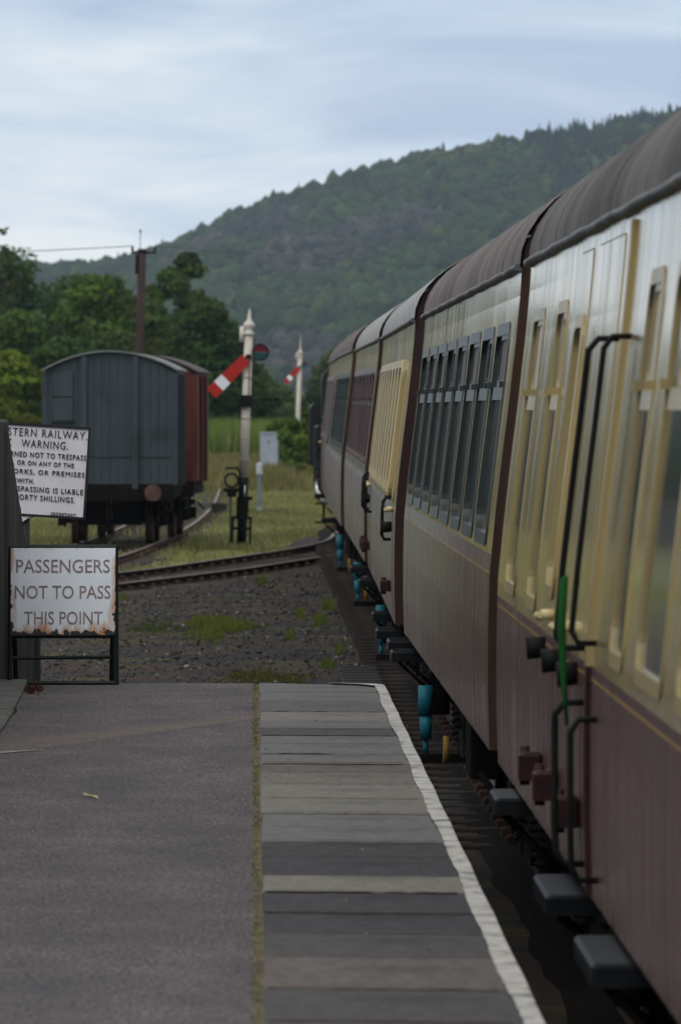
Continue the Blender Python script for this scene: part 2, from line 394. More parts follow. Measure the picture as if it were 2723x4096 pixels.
# ================================================================== PLATFORM
PZ = 0.94
EDGE, SEAM = 0.81, 0.03
def asphalt_material():
    m = bpy.data.materials.new('worn_asphalt'); m.use_nodes = True
    t = m.node_tree; b = t.nodes['Principled BSDF']; L = t.links.new
    b.inputs['Roughness'].default_value = 0.85; b.inputs['Specular IOR Level'].default_value = 0.25
    g = N(t, 'ShaderNodeNewGeometry')
    def noise(sc, det=6, st=(1, 1, 1)):
        mp = N(t, 'ShaderNodeMapping'); mp.inputs['Scale'].default_value = st; L(g.outputs['Position'], mp.inputs[0])
        n = N(t, 'ShaderNodeTexNoise'); n.inputs['Scale'].default_value = sc; n.inputs['Detail'].default_value = det
        n.inputs['Roughness'].default_value = 0.65; L(mp.outputs[0], n.inputs['Vector']); return n.outputs['Fac']
    def ramp(f, stops):
        r = N(t, 'ShaderNodeValToRGB'); L(f, r.inputs['Fac']); el = r.color_ramp.elements
        el[0].position, el[0].color = stops[0][0], (*stops[0][1], 1); el[1].position, el[1].color = stops[-1][0], (*stops[-1][1], 1)
        for p, c in stops[1:-1]: x = el.new(p); x.color = (*c, 1)
        return r.outputs[0]
    def mixc(a, bb, fac, bt='MIX'):
        x = N(t, 'ShaderNodeMix', data_type='RGBA', blend_type=bt); x.inputs['Factor'].default_value = 1
        if fac is not None: L(fac, x.inputs['Factor'])
        L(a, x.inputs['A']); L(bb, x.inputs['B']); return x.outputs['Result']
    def M(op, a, bb):
        x = N(t, 'ShaderNodeMath', operation=op)
        for i, q in enumerate((a, bb)):
            if isinstance(q, (int, float)): x.inputs[i].default_value = q
            else: L(q, x.inputs[i])
        return x.outputs[0]
    def mr(f, a, c, lo=0, hi=1):
        x = N(t, 'ShaderNodeMapRange'); L(f, x.inputs['Value']); x.inputs['From Min'].default_value = a; x.inputs['From Max'].default_value = c
        x.inputs['To Min'].default_value = lo; x.inputs['To Max'].default_value = hi; return x.outputs[0]
    base = ramp(noise(2.3, 5, (1, 0.45, 1)), [(0.34, (0.060, 0.058, 0.060)), (0.5, (0.080, 0.073, 0.074)), (0.66, (0.104, 0.089, 0.089))])
    agg = ramp(noise(70, 4, (1, 0.30, 1)), [(0.36, (0.45, 0.45, 0.46)), (0.5, (0.96, 0.95, 0.96)), (0.64, (1.7, 1.62, 1.6))])
    c = mixc(base, agg, None, 'MULTIPLY')
    # old repair strip laid slantwise across the platform, brown and dusty
    sp = N(t, 'ShaderNodeSeparateXYZ'); L(g.outputs['Position'], sp.inputs[0])
    line = M('SUBTRACT', sp.outputs[1], M('ADD', M('MULTIPLY', sp.outputs[0], 3.3), 42.2))     # distance in Y beyond the joint
    wob = M('MULTIPLY', M('SUBTRACT', noise(3.0, 4), 0.5), 1.1)
    d = M('ADD', line, wob)
    width = M('MULTIPLY_ADD' if False else 'ADD', M('MULTIPLY', sp.outputs[0], -0.75), 0.85)
    f = M('MULTIPLY', mr(d, -0.05, 0.25), mr(M('SUBTRACT', width, d), -0.15, 0.5))
    c = mixc(c, ramp(noise(7), [(0.3, (0.085, 0.068, 0.058)), (0.7, (0.150, 0.122, 0.102))]), M('MULTIPLY', f, 0.8))
    crack = M('MULTIPLY', mr(M('ABSOLUTE', M('ADD', line, M('MULTIPLY', wob, 0.25)), 0), 0.0, 0.10, 1, 0), mr(sp.outputs[0], -1.0, -0.2))
    dk = N(t, 'ShaderNodeRGB'); dk.outputs[0].default_value = (0.02, 0.02, 0.022, 1)
    c = mixc(c, dk.outputs[0], M('MULTIPLY', crack, 0.55))
    L(c, b.inputs['Base Color'])
    bp = N(t, 'ShaderNodeBump'); bp.inputs['Strength'].default_value = 0.5; bp.inputs['Distance'].default_value = 0.012
    L(noise(60, 5), bp.inputs['Height']); L(bp.outputs[0], b.inputs['Normal'])
    return m
def build_platform():
    mb = MB()
    y1, y2 = 48.05, 47.55
    mb.prism([(-9, -6), (SEAM - 0.03, -6), (SEAM - 0.03, 47.83), (-9, 48.35)], GZ - 0.3, PZ, plane='xy')
    plat = mb.build('platform', asphalt_material())
    tag(plat, 'asphalt station platform with slab edge and white line', kind='structure')
    w = MB().prism([(SEAM - 0.028, -6), (EDGE - 0.03, -6), (EDGE - 0.03, 47.05), (0.66, 47.4), (SEAM - 0.028, 47.82)], GZ - 0.3, PZ - 0.07, plane='xy')
    w.build('edge_wall', pm('platform_wall', (0.05, 0.045, 0.04), (0.09, 0.08, 0.07), scale=6, rough=0.9, bump=0.5), plat)
    # paving slabs, one by one; boundaries along the platform (m from the camera) and tone
    Yb = [47.84, 46.3, 44.8, 43.3, 42.1, 41.1, 40.1, 39.0, 37.9, 36.9, 35.95, 34.8, 33.5, 32.35, 31.2, 30.2, 29.2, 27.95, 27.0, 25.95, 24.95, 23.8, 22.5, 21.3, 20.1, 18.9, 17.7]
    tones = ['g2', 'g2', 'g1', 'l', 'g2', 'd1', 'g2', 'g2', 'g2', 'b1', 'b2', 'l', 'l2', 'g2', 'g2', 'd2', 'd2', 'l', 'd2', 'd2', 'd1', 'b1', 'd1', 'd1', 'g1', 'b1']
    tc = {'g1': ((0.105, 0.102, 0.104), (0.150, 0.146, 0.142)), 'g2': ((0.135, 0.135, 0.134), (0.185, 0.182, 0.175)),
          'l': ((0.17, 0.163, 0.145), (0.235, 0.222, 0.192)), 'l2': ((0.165, 0.165, 0.145), (0.225, 0.215, 0.185)),
          'b1': ((0.105, 0.092, 0.086), (0.165, 0.145, 0.128)), 'b2': ((0.14, 0.128, 0.115), (0.20, 0.18, 0.155)),
          'd1': ((0.068, 0.064, 0.066), (0.10, 0.094, 0.095)), 'd2': ((0.042, 0.041, 0.045), (0.072, 0.069, 0.073))}
    sm = {k: pm('slab_' + k, a, bb, scale=26, stretch=(1, 0.45, 1), rough=0.88, bump=0.3, bscale=50, spec=0.2, coord='Generated' if False else 'Object',
                c3=tuple(q * 0.72 for q in a), s3=1.6, p3=(0.55, 0.75)) for k, (a, bb) in ((k_, (tuple(0.8 * q for q in a_), tuple(0.8 * q for q in b_))) for k_, (a_, b_) in tc.items())}
    for i in range(len(Yb) - 1):
        ya, yb = Yb[i + 1], Yb[i]
        l, g = yb - ya, 0.012 + 0.018 * (i % 3 == 0)
        dz = random.uniform(-0.004, 0.006)
        xw = EDGE - random.uniform(0, 0.012)
        if i == 0:
            p = [(SEAM, g), (xw, g), (xw, l - 0.75), (xw - 0.03, l - 0.60), (xw - 0.09, l - 0.50), (0.62, l - 0.42), (SEAM, l)]
        else:
            sk = -0.10 + random.uniform(-0.02, 0.02)   # the joints run slightly askew
            p = [(SEAM, g), (xw, g + sk), (xw, l + sk), (SEAM, l)]
        mb = MB()
        n = len(p); z0, z1 = PZ - 0.065, PZ + 0.004
        c = 0.006
        cx = sum(q[0] for q in p) / n; cy = sum(q[1] for q in p) / n
        top = [(q[0] + (c if q[0] < cx else -c), q[1] + (c if q[1] < cy else -c)) for q in p]
        V = [(a, b2, z0) for a, b2 in p] + [(a, b2, z1 - c) for a, b2 in p] + [(a, b2, z1) for a, b2 in top]
        F = [tuple(range(2 * n, 3 * n))]
        for k in range(2):
            for q in range(n): F.append((k * n + q, k * n + (q + 1) % n, (k + 1) * n + (q + 1) % n, (k + 1) * n + q))
        mb.add(V, F)
        mb.build('slab', sm[tones[i]], plat, loc=(0, ya, dz), rot=(0, 0, random.uniform(-0.004, 0.004)))
    jm = pm('joint_dirt', (0.058, 0.046, 0.036), (0.095, 0.076, 0.058), scale=12, rough=1)
    for i in range(1, len(Yb) - 1):
        if i % 3 == 1 and i < 6: continue
        V = []; F = []; wj = random.uniform(0.012, 0.04)
        for k in range(13):
            t_ = k / 12; x_ = SEAM + 0.01 + (EDGE - 0.10 - SEAM) * t_; y_ = Yb[i] - 0.10 * t_ + random.uniform(-0.012, 0.012)
            h_ = wj * random.uniform(0.5, 1.2)
            V += [(x_, y_ - h_, PZ + 0.0125), (x_, y_ + h_, PZ + 0.0125)]
            if k: F.append((2 * k - 2, 2 * k, 2 * k + 1, 2 * k - 1))
        MB().add(V, F).build('joint', jm, plat)
    # white edge line, brushed on by hand: wavy borders
    mb = MB(); ys = np.arange(17.0, 47.06, 0.12); V = []; F = []
    wi = 0; ph = 0
    for k, y in enumerate(ys):
        a = EDGE - 0.066 + 0.004 * math.sin(y * 2.1) + random.uniform(-0.002, 0.002) + 0.004 * math.sin(y * 0.7)
        bb = EDGE + 0.001 - 0.004 * abs(math.sin(y * 1.1))
        V += [(a, y, PZ + 0.0165), (bb, y, PZ + 0.0165), (bb + 0.001, y, PZ + 0.004)]
        if k: o = 3 * (k - 1); F += [(o, o + 1, o + 4, o + 3), (o + 1, o + 2, o + 5, o + 4)]
    o = len(V) - 3
    for (xa, ya2, xb, yb2) in [(EDGE - 0.10, 47.12, EDGE - 0.012, 47.2), (EDGE - 0.13, 47.2, EDGE - 0.06, 47.32), (0.62, 47.34, 0.63, 47.41), (0.47, 47.46, 0.47, 47.50)]:
        V += [(xa, ya2, PZ + 0.0165), (xb, yb2, PZ + 0.0165), (xb, yb2, PZ + 0.004)]
        n = len(V) - 3; F += [(n - 3, n - 2, n + 1, n), (n - 2, n - 1, n + 2, n + 1)]
    mb.add(V, F)
    mb.build('edge_line', pm('worn_white_line', (0.34, 0.335, 0.305), (0.50, 0.49, 0.455), scale=7, stretch=(1.5, 1, 1), rough=0.8, bump=0.3, c3=(0.16, 0.16, 0.155), s3=5.5, p3=(0.54, 0.66), st3=(1.6, 1, 1)), plat)
    # moss in the seam between asphalt and slabs
    nb = 5200
    y = RNG.uniform(18, 47.7, nb); dens = 0.5 + 0.5 * np.sin(y * 1.7) * np.sin(y * 0.6 + 1)
    keep = RNG.uniform(0, 1, nb) < 0.25 + 0.75 * dens; y = y[keep]; nb = len(y)
    x = SEAM - 0.018 + RNG.normal(0, 0.006, nb) - 0.012 * (RNG.uniform(0, 1, nb) < 0.3)
    s = RNG.uniform(0.004, 0.010, nb); an = RNG.uniform(0, 6.28, nb)
    hh = RNG.uniform(0.002, 0.009, nb)
    dx, dy = np.cos(an) * s, np.sin(an) * s
    z0 = np.full(nb, PZ - 0.002)
    V = np.stack([np.stack([x - dx, y - dy, z0], -1), np.stack([x + dx, y + dy, z0], -1), np.stack([x + dy * 0.5, y - dx * 0.5, z0 + hh], -1)], 1).reshape(-1, 3)
    c = np.array([0.16, 0.138, 0.062]) * RNG.uniform(0.6, 1.5, (nb, 1)) * np.where((np.sin(y * 2.3) > 0.55)[:, None], np.array([[0.75, 1.05, 0.6]]), 1.0)
    tag(mesh_np('moss', V, np.arange(nb * 3).reshape(-1, 3), pm('moss_tint', (1, 1, 1), rough=0.95, spec=0.1, attr=True), plat, col=np.repeat(c, 3, 0)), kind='stuff')
    MB().prism([(SEAM - 0.030, 17), (SEAM + 0.004, 17), (SEAM + 0.004, 47.7), (SEAM - 0.030, 47.7)], PZ - 0.03, PZ + 0.001, plane='xy').build('seam_filler', pm('seam_dirt', (0.07, 0.062, 0.045), (0.14, 0.122, 0.075), scale=8, stretch=(1, 0.5, 1), rough=1, spec=0.1, bump=0.5), plat)
    # short worn white dash near the fence
    mb = MB(); V = []; F = []
    for k in range(14):
        t_ = k / 13; x_ = -1.36 + 0.30 * t_; y_ = 37.95 + 0.5 * t_
        hw = 0.13 * (1 - t_ * 0.75) * (0.8 + 0.4 * random.random())
        V += [(x_, y_ - hw, PZ + 0.004), (x_, y_ + hw, PZ + 0.004)]
        if k: F.append((2 * k - 2, 2 * k, 2 * k + 1, 2 * k - 1))
    mb.add(V, F); mb.build('paint_dash', pm('faded_dash', (0.17, 0.16, 0.15), (0.33, 0.32, 0.30), scale=20, rough=0.9), plat)
    # concrete plinth below the fence
    pl = MB()
    V = []; F = []
    ys = np.arange(30, 47.9, 0.3)
    for k, y in enumerate(ys):
        x_ = -1.345 - 0.012 * max(0, y - 41.5) + random.uniform(-0.006, 0.006)
        V += [(-2.2, y, PZ + 0.03), (x_ - 0.015, y, PZ + 0.03), (x_, y, PZ + 0.018), (x_ + 0.002, y, PZ - 0.01)]
        if k:
            o = 4 * (k - 1)
            for q in range(3): F.append((o + q, o + q + 1, o + 5 + q, o + 4 + q))
    pl.add(V, F); pl.build('fence_plinth', pm('plinth_concrete', (0.08, 0.078, 0.076), (0.14, 0.135, 0.122), scale=6, rough=0.9, bump=0.3), plat)
build_platform()

# fallen leaf on the asphalt
lf = MB(); lf.add([(0, -0.05, 0.003), (0.022, -0.01, 0.012), (0.018, 0.03, 0.010), (0, 0.055, 0.016), (-0.02, 0.028, 0.008), (-0.023, -0.012, 0.010), (0, 0, 0.004)],
                  [(0, 1, 6), (1, 2, 6), (2, 3, 6), (3, 4, 6), (4, 5, 6), (5, 0, 6)])
o = lf.build('fallen_leaf', pm('dead_leaf', (0.34, 0.27, 0.15), (0.45, 0.36, 0.2), scale=30, rough=0.8), loc=(-0.72, 33.7, PZ + 0.001), rot=(0.1, 0.1, 0.8))
tag(o, 'pale dry leaf lying alone on the dark asphalt', 'leaf')

def grit():
    g = np.random.default_rng(17); n = 420
    x = g.uniform(-1.4, 0.72, n); y = g.uniform(18, 47.3, n); s_ = g.uniform(0.003, 0.009, n); a = g.uniform(0, 6.28, n)
    z = np.full(n, PZ + 0.001) + np.where(x > SEAM - 0.03, 0.008, 0)
    b = np.array([(1, 0, 0), (-0.4, 0.9, 0), (-0.5, -0.8, 0), (0, 0, 0.8)])
    V = b[None] * s_[:, None, None]; ca, sa = np.cos(a)[:, None], np.sin(a)[:, None]
    V = np.stack([V[..., 0] * ca - V[..., 1] * sa + x[:, None], V[..., 0] * sa + V[..., 1] * ca + y[:, None], V[..., 2] + z[:, None]], -1).reshape(-1, 3)
    F = (np.array([(0, 1, 3), (1, 2, 3), (2, 0, 3)])[None] + (np.arange(n) * 4)[:, None, None]).reshape(-1, 3)
    c = np.array([(0.20, 0.18, 0.16), (0.06, 0.055, 0.05), (0.14, 0.11, 0.08)])[g.integers(0, 3, n)]
    tag(mesh_np('grit', V, F, pm('grit_tint', (1, 1, 1), rough=0.9, attr=True), None, col=np.repeat(c, 4, 0)), 'scattered grit on the platform', kind='stuff')
grit()

# ================================================================== TRACKS
RAIL_TOP = pm('rail_head', (0.12, 0.10, 0.09), (0.20, 0.17, 0.15), scale=4, rough=0.5, metal=0.4)
RAIL_RUST = pm('rail_rust', (0.030, 0.017, 0.012), (0.062, 0.036, 0.025), scale=10, rough=0.9)
RAIL_HEAD_RUST = pm('rail_head_rust', (0.14, 0.095, 0.075), (0.24, 0.18, 0.15), scale=6, rough=0.55, metal=0.3)
SLEEPER = pm('sleeper_timber', (0.016, 0.013, 0.011), (0.040, 0.032, 0.026), scale=5, stretch=(1, 6, 1), rough=0.95, bump=0.5)
BALLAST = pm('ballast', (0.03, 0.027, 0.025), (0.075, 0.066, 0.06), scale=16, rough=1, bump=0.9, spec=0.1, c3=(0.045, 0.045, 0.018), s3=0.6)
def spline(pts, step):
    P = [Vector((a, b, 0)) for a, b in pts]; out = []
    P = [P[0] * 2 - P[1]] + P + [P[-1] * 2 - P[-2]]
    for i in range(1, len(P) - 2):
        n = max(2, int((P[i + 1] - P[i]).length / step))
        for k in range(n):
            t = k / n
            out.append(0.5 * ((2 * P[i]) + (-P[i - 1] + P[i + 1]) * t + (2 * P[i - 1] - 5 * P[i] + 4 * P[i + 1] - P[i + 2]) * t * t + (-P[i - 1] + 3 * P[i] - 3 * P[i + 1] + P[i + 2]) * t ** 3))
    out.append(P[-2]); return out
def track(name, label, pts, zf=lambda y: 0.0, sleepers=True, head=RAIL_TOP, bed=True, y_sl=(0, 1e9), chair=True, bw=(1.6, 2.1), bedm=BALLAST):
    root = thing(name, label, 'track', (0, 0, 0))
    C = spline(pts, 1.0); n = len(C)
    T = [(C[min(i + 1, n - 1)] - C[max(i - 1, 0)]).normalized() for i in range(n)]
    S = [Vector((t.y, -t.x, 0)) for t in T]
    prof = [(-0.06, -0.115), (0.06, -0.115), (0.06, -0.105), (0.010, -0.09), (0.010, -0.045), (0.035, -0.035), (0.035, -0.004), (0.028, 0.0), (-0.028, 0.0), (-0.035, -0.004), (-0.035, -0.035), (-0.010, -0.045), (-0.010, -0.09), (-0.06, -0.105)]
    for sgn in (-1, 1):
        V = []; F = []; mi = []
        for i in range(n):
            q = C[i] + S[i] * (0.7525 * sgn)
            for a, z in prof: V.append((q.x + S[i].x * a, q.y + S[i].y * a, z + zf(q.y)))
        k = len(prof); mb = MB()
        base = len(mb.v); mb.v = [tuple(p) for p in V]
        for i in range(n - 1):
            for j in range(k):
                j2 = (j + 1) % k
                mb.f.append((i * k + j, i * k + j2, (i + 1) * k + j2, (i + 1) * k + j)); mb.m.append(1 if j in (6, 7, 8) else 0); mb.sm.append(False)
        mb.build('rail', [RAIL_RUST, head], root)
    if sleepers:
        d = 0; me = None; ch = MB()
        acc = 0.0; last = C[0]
        for i in range(1, n):
            seg = C[i] - last; acc += seg.length
            if acc >= 0.76:
                acc = 0
                if y_sl[0] < C[i].y < y_sl[1]:
                    a = math.atan2(S[i].y, S[i].x)
                    if me is None:
                        s0 = MB().box(-1.3, 1.3, -0.125, 0.125, -0.12, 0.0, ch=0.012).build('sleeper', SLEEPER, root); me = s0.data
                    else: s0 = child(me, 'sleeper', root)
                    s0.location = (C[i].x, C[i].y, -0.115 + zf(C[i].y)); s0.rotation_euler = (0, 0, a + random.uniform(-0.01, 0.01))
                    for sg in (-1, 1):
                        for off in (-1, 1):
                            q = C[i] + S[i] * (0.7525 * sg + off * 0.09)
                            ch.box(q.x - 0.045, q.x + 0.045, q.y - 0.06, q.y + 0.06, -0.115 + zf(q.y), -0.055 + zf(q.y), ch=0.015)
            last = C[i]
        if ch.v and chair: tag(ch.build('rail_chairs', RAIL_RUST, root), kind='stuff')
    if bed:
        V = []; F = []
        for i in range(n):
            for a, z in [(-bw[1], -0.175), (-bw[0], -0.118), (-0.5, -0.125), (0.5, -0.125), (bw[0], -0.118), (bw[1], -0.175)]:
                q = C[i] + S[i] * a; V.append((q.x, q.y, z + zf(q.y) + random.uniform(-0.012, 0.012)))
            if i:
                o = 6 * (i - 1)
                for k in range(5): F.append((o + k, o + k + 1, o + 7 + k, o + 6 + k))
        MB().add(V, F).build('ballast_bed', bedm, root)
    return root
def zt(y): return max(0.0, (y - 57.0)) * 0.0022
TX = 2.49
track('main_track', 'main line track under the chocolate and cream train', [(TX, -5), (TX, 40), (TX, 90), (TX, 150), (TX + 0.35, 170), (TX + 2.2, 210), (TX + 6.5, 270), (TX + 12, 330)], zf=zt, y_sl=(48, 150), bw=(0.95, 1.2), bedm=pm('shaded_ballast', (0.004, 0.0035, 0.003), (0.016, 0.013, 0.011), scale=16, rough=1, bump=0.9, spec=0.1))  # bed coloured near-black: the shade under the train is painted in
track('crossover_track', 'rusty track slanting across behind the platform end', [(-9.2, 80), (-6.6, 94.5), (-4.45, 107), (-2.25, 120.1), (-0.45, 130.6), (1.3, 140.8), (2.1, 147.5), (2.45, 156)],
      zf=lambda y: max(0, (y - 128) * 0.006), head=RAIL_HEAD_RUST, y_sl=(90, 142), bw=(1.35, 1.6))
track('siding_track', 'siding track carrying the two goods vans', [(-5.6, 100), (-4.75, 114), (-3.95, 125), (-3.27, 137), (-2.88, 147), (-2.62, 156), (-2.42, 164), (-2.1, 185), (-1.9, 215), (-1.9, 260)], head=RAIL_HEAD_RUST, y_sl=(118, 200), bw=(1.25, 1.5))

# ================================================================== TRAIN
def paint(name, base, var, dirt, rough=0.42, spec=0.35, rv=0.08):
    """coach paint with rain streaks running down the side and faint panel ripple"""
    m = bpy.data.materials.new(name); m.use_nodes = True
    t = m.node_tree; b = t.nodes['Principled BSDF']; L = t.links.new
    tc = N(t, 'ShaderNodeTexCoord')
    def noise(sc, st, det=5):
        mp = N(t, 'ShaderNodeMapping'); mp.inputs['Scale'].default_value = st; L(tc.outputs['Object'], mp.inputs[0])
        n = N(t, 'ShaderNodeTexNoise'); n.inputs['Scale'].default_value = sc; n.inputs['Detail'].default_value = det; L(mp.outputs[0], n.inputs['Vector']); return n.outputs['Fac']
    def mr(f, a, c, lo=0, hi=1):
        x = N(t, 'ShaderNodeMapRange'); L(f, x.inputs['Value']); x.inputs['From Min'].default_value = a; x.inputs['From Max'].default_value = c
        x.inputs['To Min'].default_value = lo; x.inputs['To Max'].default_value = hi; return x.outputs[0]
    st = noise(3.0, (1, 1.6, 0.10))
    r = N(t, 'ShaderNodeValToRGB'); L(st, r.inputs['Fac'])
    r.color_ramp.elements[0].position = 0.35; r.color_ramp.elements[0].color = (*var, 1)
    r.color_ramp.elements[1].position = 0.62; r.color_ramp.elements[1].color = (*base, 1)
    mx = N(t, 'ShaderNodeMix', data_type='RGBA'); L(mr(noise(1.1, (1, 0.8, 0.5)), 0.42, 0.72, 0, 0.75), mx.inputs['Factor'])
    L(r.outputs[0], mx.inputs['A']); mx.inputs['B'].default_value = (*dirt, 1)
    L(mx.outputs['Result'], b.inputs['Base Color'])
    L(mr(st, 0.3, 0.7, rough + rv, rough - 0.5 * rv), b.inputs['Roughness'])
    b.inputs['Specular IOR Level'].default_value = spec
    bp = N(t, 'ShaderNodeBump'); bp.inputs['Strength'].default_value = 0.15; bp.inputs['Distance'].default_value = 0.003
    L(noise(1.2, (1, 1.0, 0.10), 1), bp.inputs['Height']); L(bp.outputs[0], b.inputs['Normal'])
    return m
CREAM = paint('coach_cream', (0.46, 0.36, 0.14), (0.36, 0.28, 0.11), (0.24, 0.195, 0.11), rough=0.12, spec=0.5)
MAROON = paint('coach_chocolate', (0.095, 0.046, 0.040), (0.066, 0.030, 0.028), (0.102, 0.060, 0.050), rough=0.27, spec=0.45, rv=0.16)
END_M = pm('coach_end_maroon', (0.020, 0.006, 0.006), (0.034, 0.011, 0.010), scale=3, rough=0.6, spec=0.3)
END_B = pm('coach_end_brown', (0.026, 0.010, 0.006), (0.048, 0.022, 0.012), scale=3, stretch=(1, 1, 0.3), rough=0.6, spec=0.3)
LINING = pm('lining_gold', (0.24, 0.14, 0.035), (0.30, 0.18, 0.05), scale=4, rough=0.5)
ROOF_B = pm('roof_brown_fabric', (0.135, 0.112, 0.104), (0.200, 0.170, 0.158), scale=2.2, stretch=(0.25, 3.0, 0.25), rough=0.85, bump=0.15, bscale=9, c3=(0.105, 0.092, 0.087), s3=0.9, p3=(0.42, 0.62), st3=(0.3, 1.6, 0.3))
ROOF_D = pm('roof_dark_fabric', (0.085, 0.078, 0.073), (0.165, 0.150, 0.138), scale=2.2, stretch=(0.25, 3.0, 0.25), rough=0.85, bump=0.15, bscale=9, c3=(0.068, 0.063, 0.061), s3=0.9, p3=(0.42, 0.62), st3=(0.3, 1.6, 0.3))
ROOF_L = pm('roof_grey_paint', (0.25, 0.25, 0.245), (0.34, 0.335, 0.325), scale=2.0, stretch=(0.3, 2.5, 0.3), rough=0.7, bump=0.2, c3=(0.17, 0.165, 0.16), s3=1.0)
GUTTER = pm('gutter_grey', (0.055, 0.058, 0.058), (0.15, 0.152, 0.148), scale=5, stretch=(1, 0.4, 1), rough=0.55)
BLACKM = pm('black_metal', (0.005, 0.0055, 0.006), (0.010, 0.011, 0.011), scale=6, rough=0.6, spec=0.10)
GRIME = pm('underframe_grime', (0.005, 0.0045, 0.004), (0.013, 0.011, 0.009), scale=5, rough=0.9, spec=0.06)
FRAME_G = pm('window_frame_green', (0.014, 0.022, 0.022), (0.034, 0.043, 0.044), scale=5, stretch=(1, 1, 0.3), rough=0.42, spec=0.35)
FRAME_M = pm('window_frame_maroon', (0.045, 0.022, 0.022), (0.085, 0.05, 0.05), scale=5, stretch=(1, 1, 0.3), rough=0.4, spec=0.5)
FRAME_C = paint('window_frame_cream', (0.37, 0.29, 0.115), (0.30, 0.235, 0.095), (0.25, 0.20, 0.105), rough=0.34, spec=0.4)
GLASS = pm('window_glass', (0.016, 0.018, 0.019), (0.028, 0.030, 0.031), scale=1.5, rough=0.10, spec=0.5)
CURT = pm('drawn_blind', (0.085, 0.068, 0.064), (0.13, 0.108, 0.10), scale=4, stretch=(1, 4, 0.3), rough=0.7)
TEAL = pm('damper_blue_paint', (0.006, 0.105, 0.150), (0.012, 0.15, 0.205), scale=6, rough=0.5, c3=(0.01, 0.07, 0.09), s3=5, p3=(0.6, 0.75))
YEL = pm('axlebox_yellow', (0.22, 0.12, 0.015), (0.30, 0.17, 0.03), scale=8, rough=0.6)
STEP = pm('step_metal', (0.005, 0.006, 0.007), (0.011, 0.012, 0.013), scale=7, rough=0.5, spec=0.08)
SILVER = pm('bright_metal', (0.6, 0.6, 0.6), (0.75, 0.75, 0.75), scale=5, rough=0.3, metal=0.6)
HINGE = pm('hinge_dark_red', (0.014, 0.004, 0.004), (0.030, 0.008, 0.007), scale=9, rough=0.6)
BRASS = pm('door_handle_cream', (0.46, 0.38, 0.19), (0.60, 0.50, 0.28), scale=8, rough=0.4)

PROF = [(1.05, 1.378), (1.30, 1.385), (1.60, 1.385), (1.88, 1.378), (2.15, 1.352), (2.41, 1.322), (2.70, 1.286), (3.00, 1.252), (3.20, 1.233), (3.33, 1.225)]
_pz = [p[0] for p in PROF]; _ph = [p[1] for p in PROF]
def hw(z): return float(np.interp(z, _pz, _ph))
def sp(y, z, off=0.0, side=-1): return (side * (hw(z) + off), y, z)

def rrect(y0, y1, z0, z1, r, n=5):
    out = []
    for (cy, cz, a0) in [(y1 - r, z1 - r, 0), (y0 + r, z1 - r, 90), (y0 + r, z0 + r, 180), (y1 - r, z0 + r, 270)]:
        for k in range(n + 1):
            a = R(a0 + 90 * k / n); out.append((cy + r * math.cos(a), cz + r * math.sin(a)))
    # extra points on the tall sides so the frame follows the curve of the body
    res = []
    for i, p in enumerate(out):
        q = out[(i + 1) % len(out)]; res.append(p)
        if abs(q[1] - p[1]) > 0.4:
            for k in range(1, 5): res.append((p[0] + (q[0] - p[0]) * k / 5, p[1] + (q[1] - p[1]) * k / 5))
    return res
def ring_mesh(mb, y0, y1, z0, z1, w=0.05, r=0.10, proud=0.014, depth=0.04, mi=0):
    inner = rrect(y0 + w, y1 - w, z0 + w, z1 - w, r); outer = rrect(y0, y1, z0, z1, r + w * 0.6)
    n = len(inner); V = []; F = []
    for path, off in ((outer, 0.0005), (outer, proud * 0.8), (inner, proud), (inner, -depth)):
        V += [sp(a, b, off) for a, b in path]
    for k in range(3):
        for i in range(n):
            j = (i + 1) % n; F.append((k * n + i, k * n + j, (k + 1) * n + j, (k + 1) * n + i))
    mb.add(V, F, mi); return mb
def panel(mb, y0, y1, z0, z1, off, mi=0, thick=0.03, nz=None):
    zs = sorted({z0, z1, *[z for z in _pz if z0 < z < z1]}); V = []; F = []; n = len(zs)
    for o in (off, off - thick):
        for y in (y0, y1): V += [sp(y, z, o) for z in zs]
    # outer: 0..n-1 (y0), n..2n-1 (y1); inner 2n.., 3n..
    for i in range(n - 1):
        F += [(i, n + i, n + i + 1, i + 1), (i, i + 1, 2 * n + i + 1, 2 * n + i), (n + i, 3 * n + i, 3 * n + i + 1, n + i + 1)]
    F += [(0, 2 * n, 3 * n, n), (n - 1, 2 * n - 1, 4 * n - 1, 3 * n - 1)]
    mb.add(V, F, mi); return mb
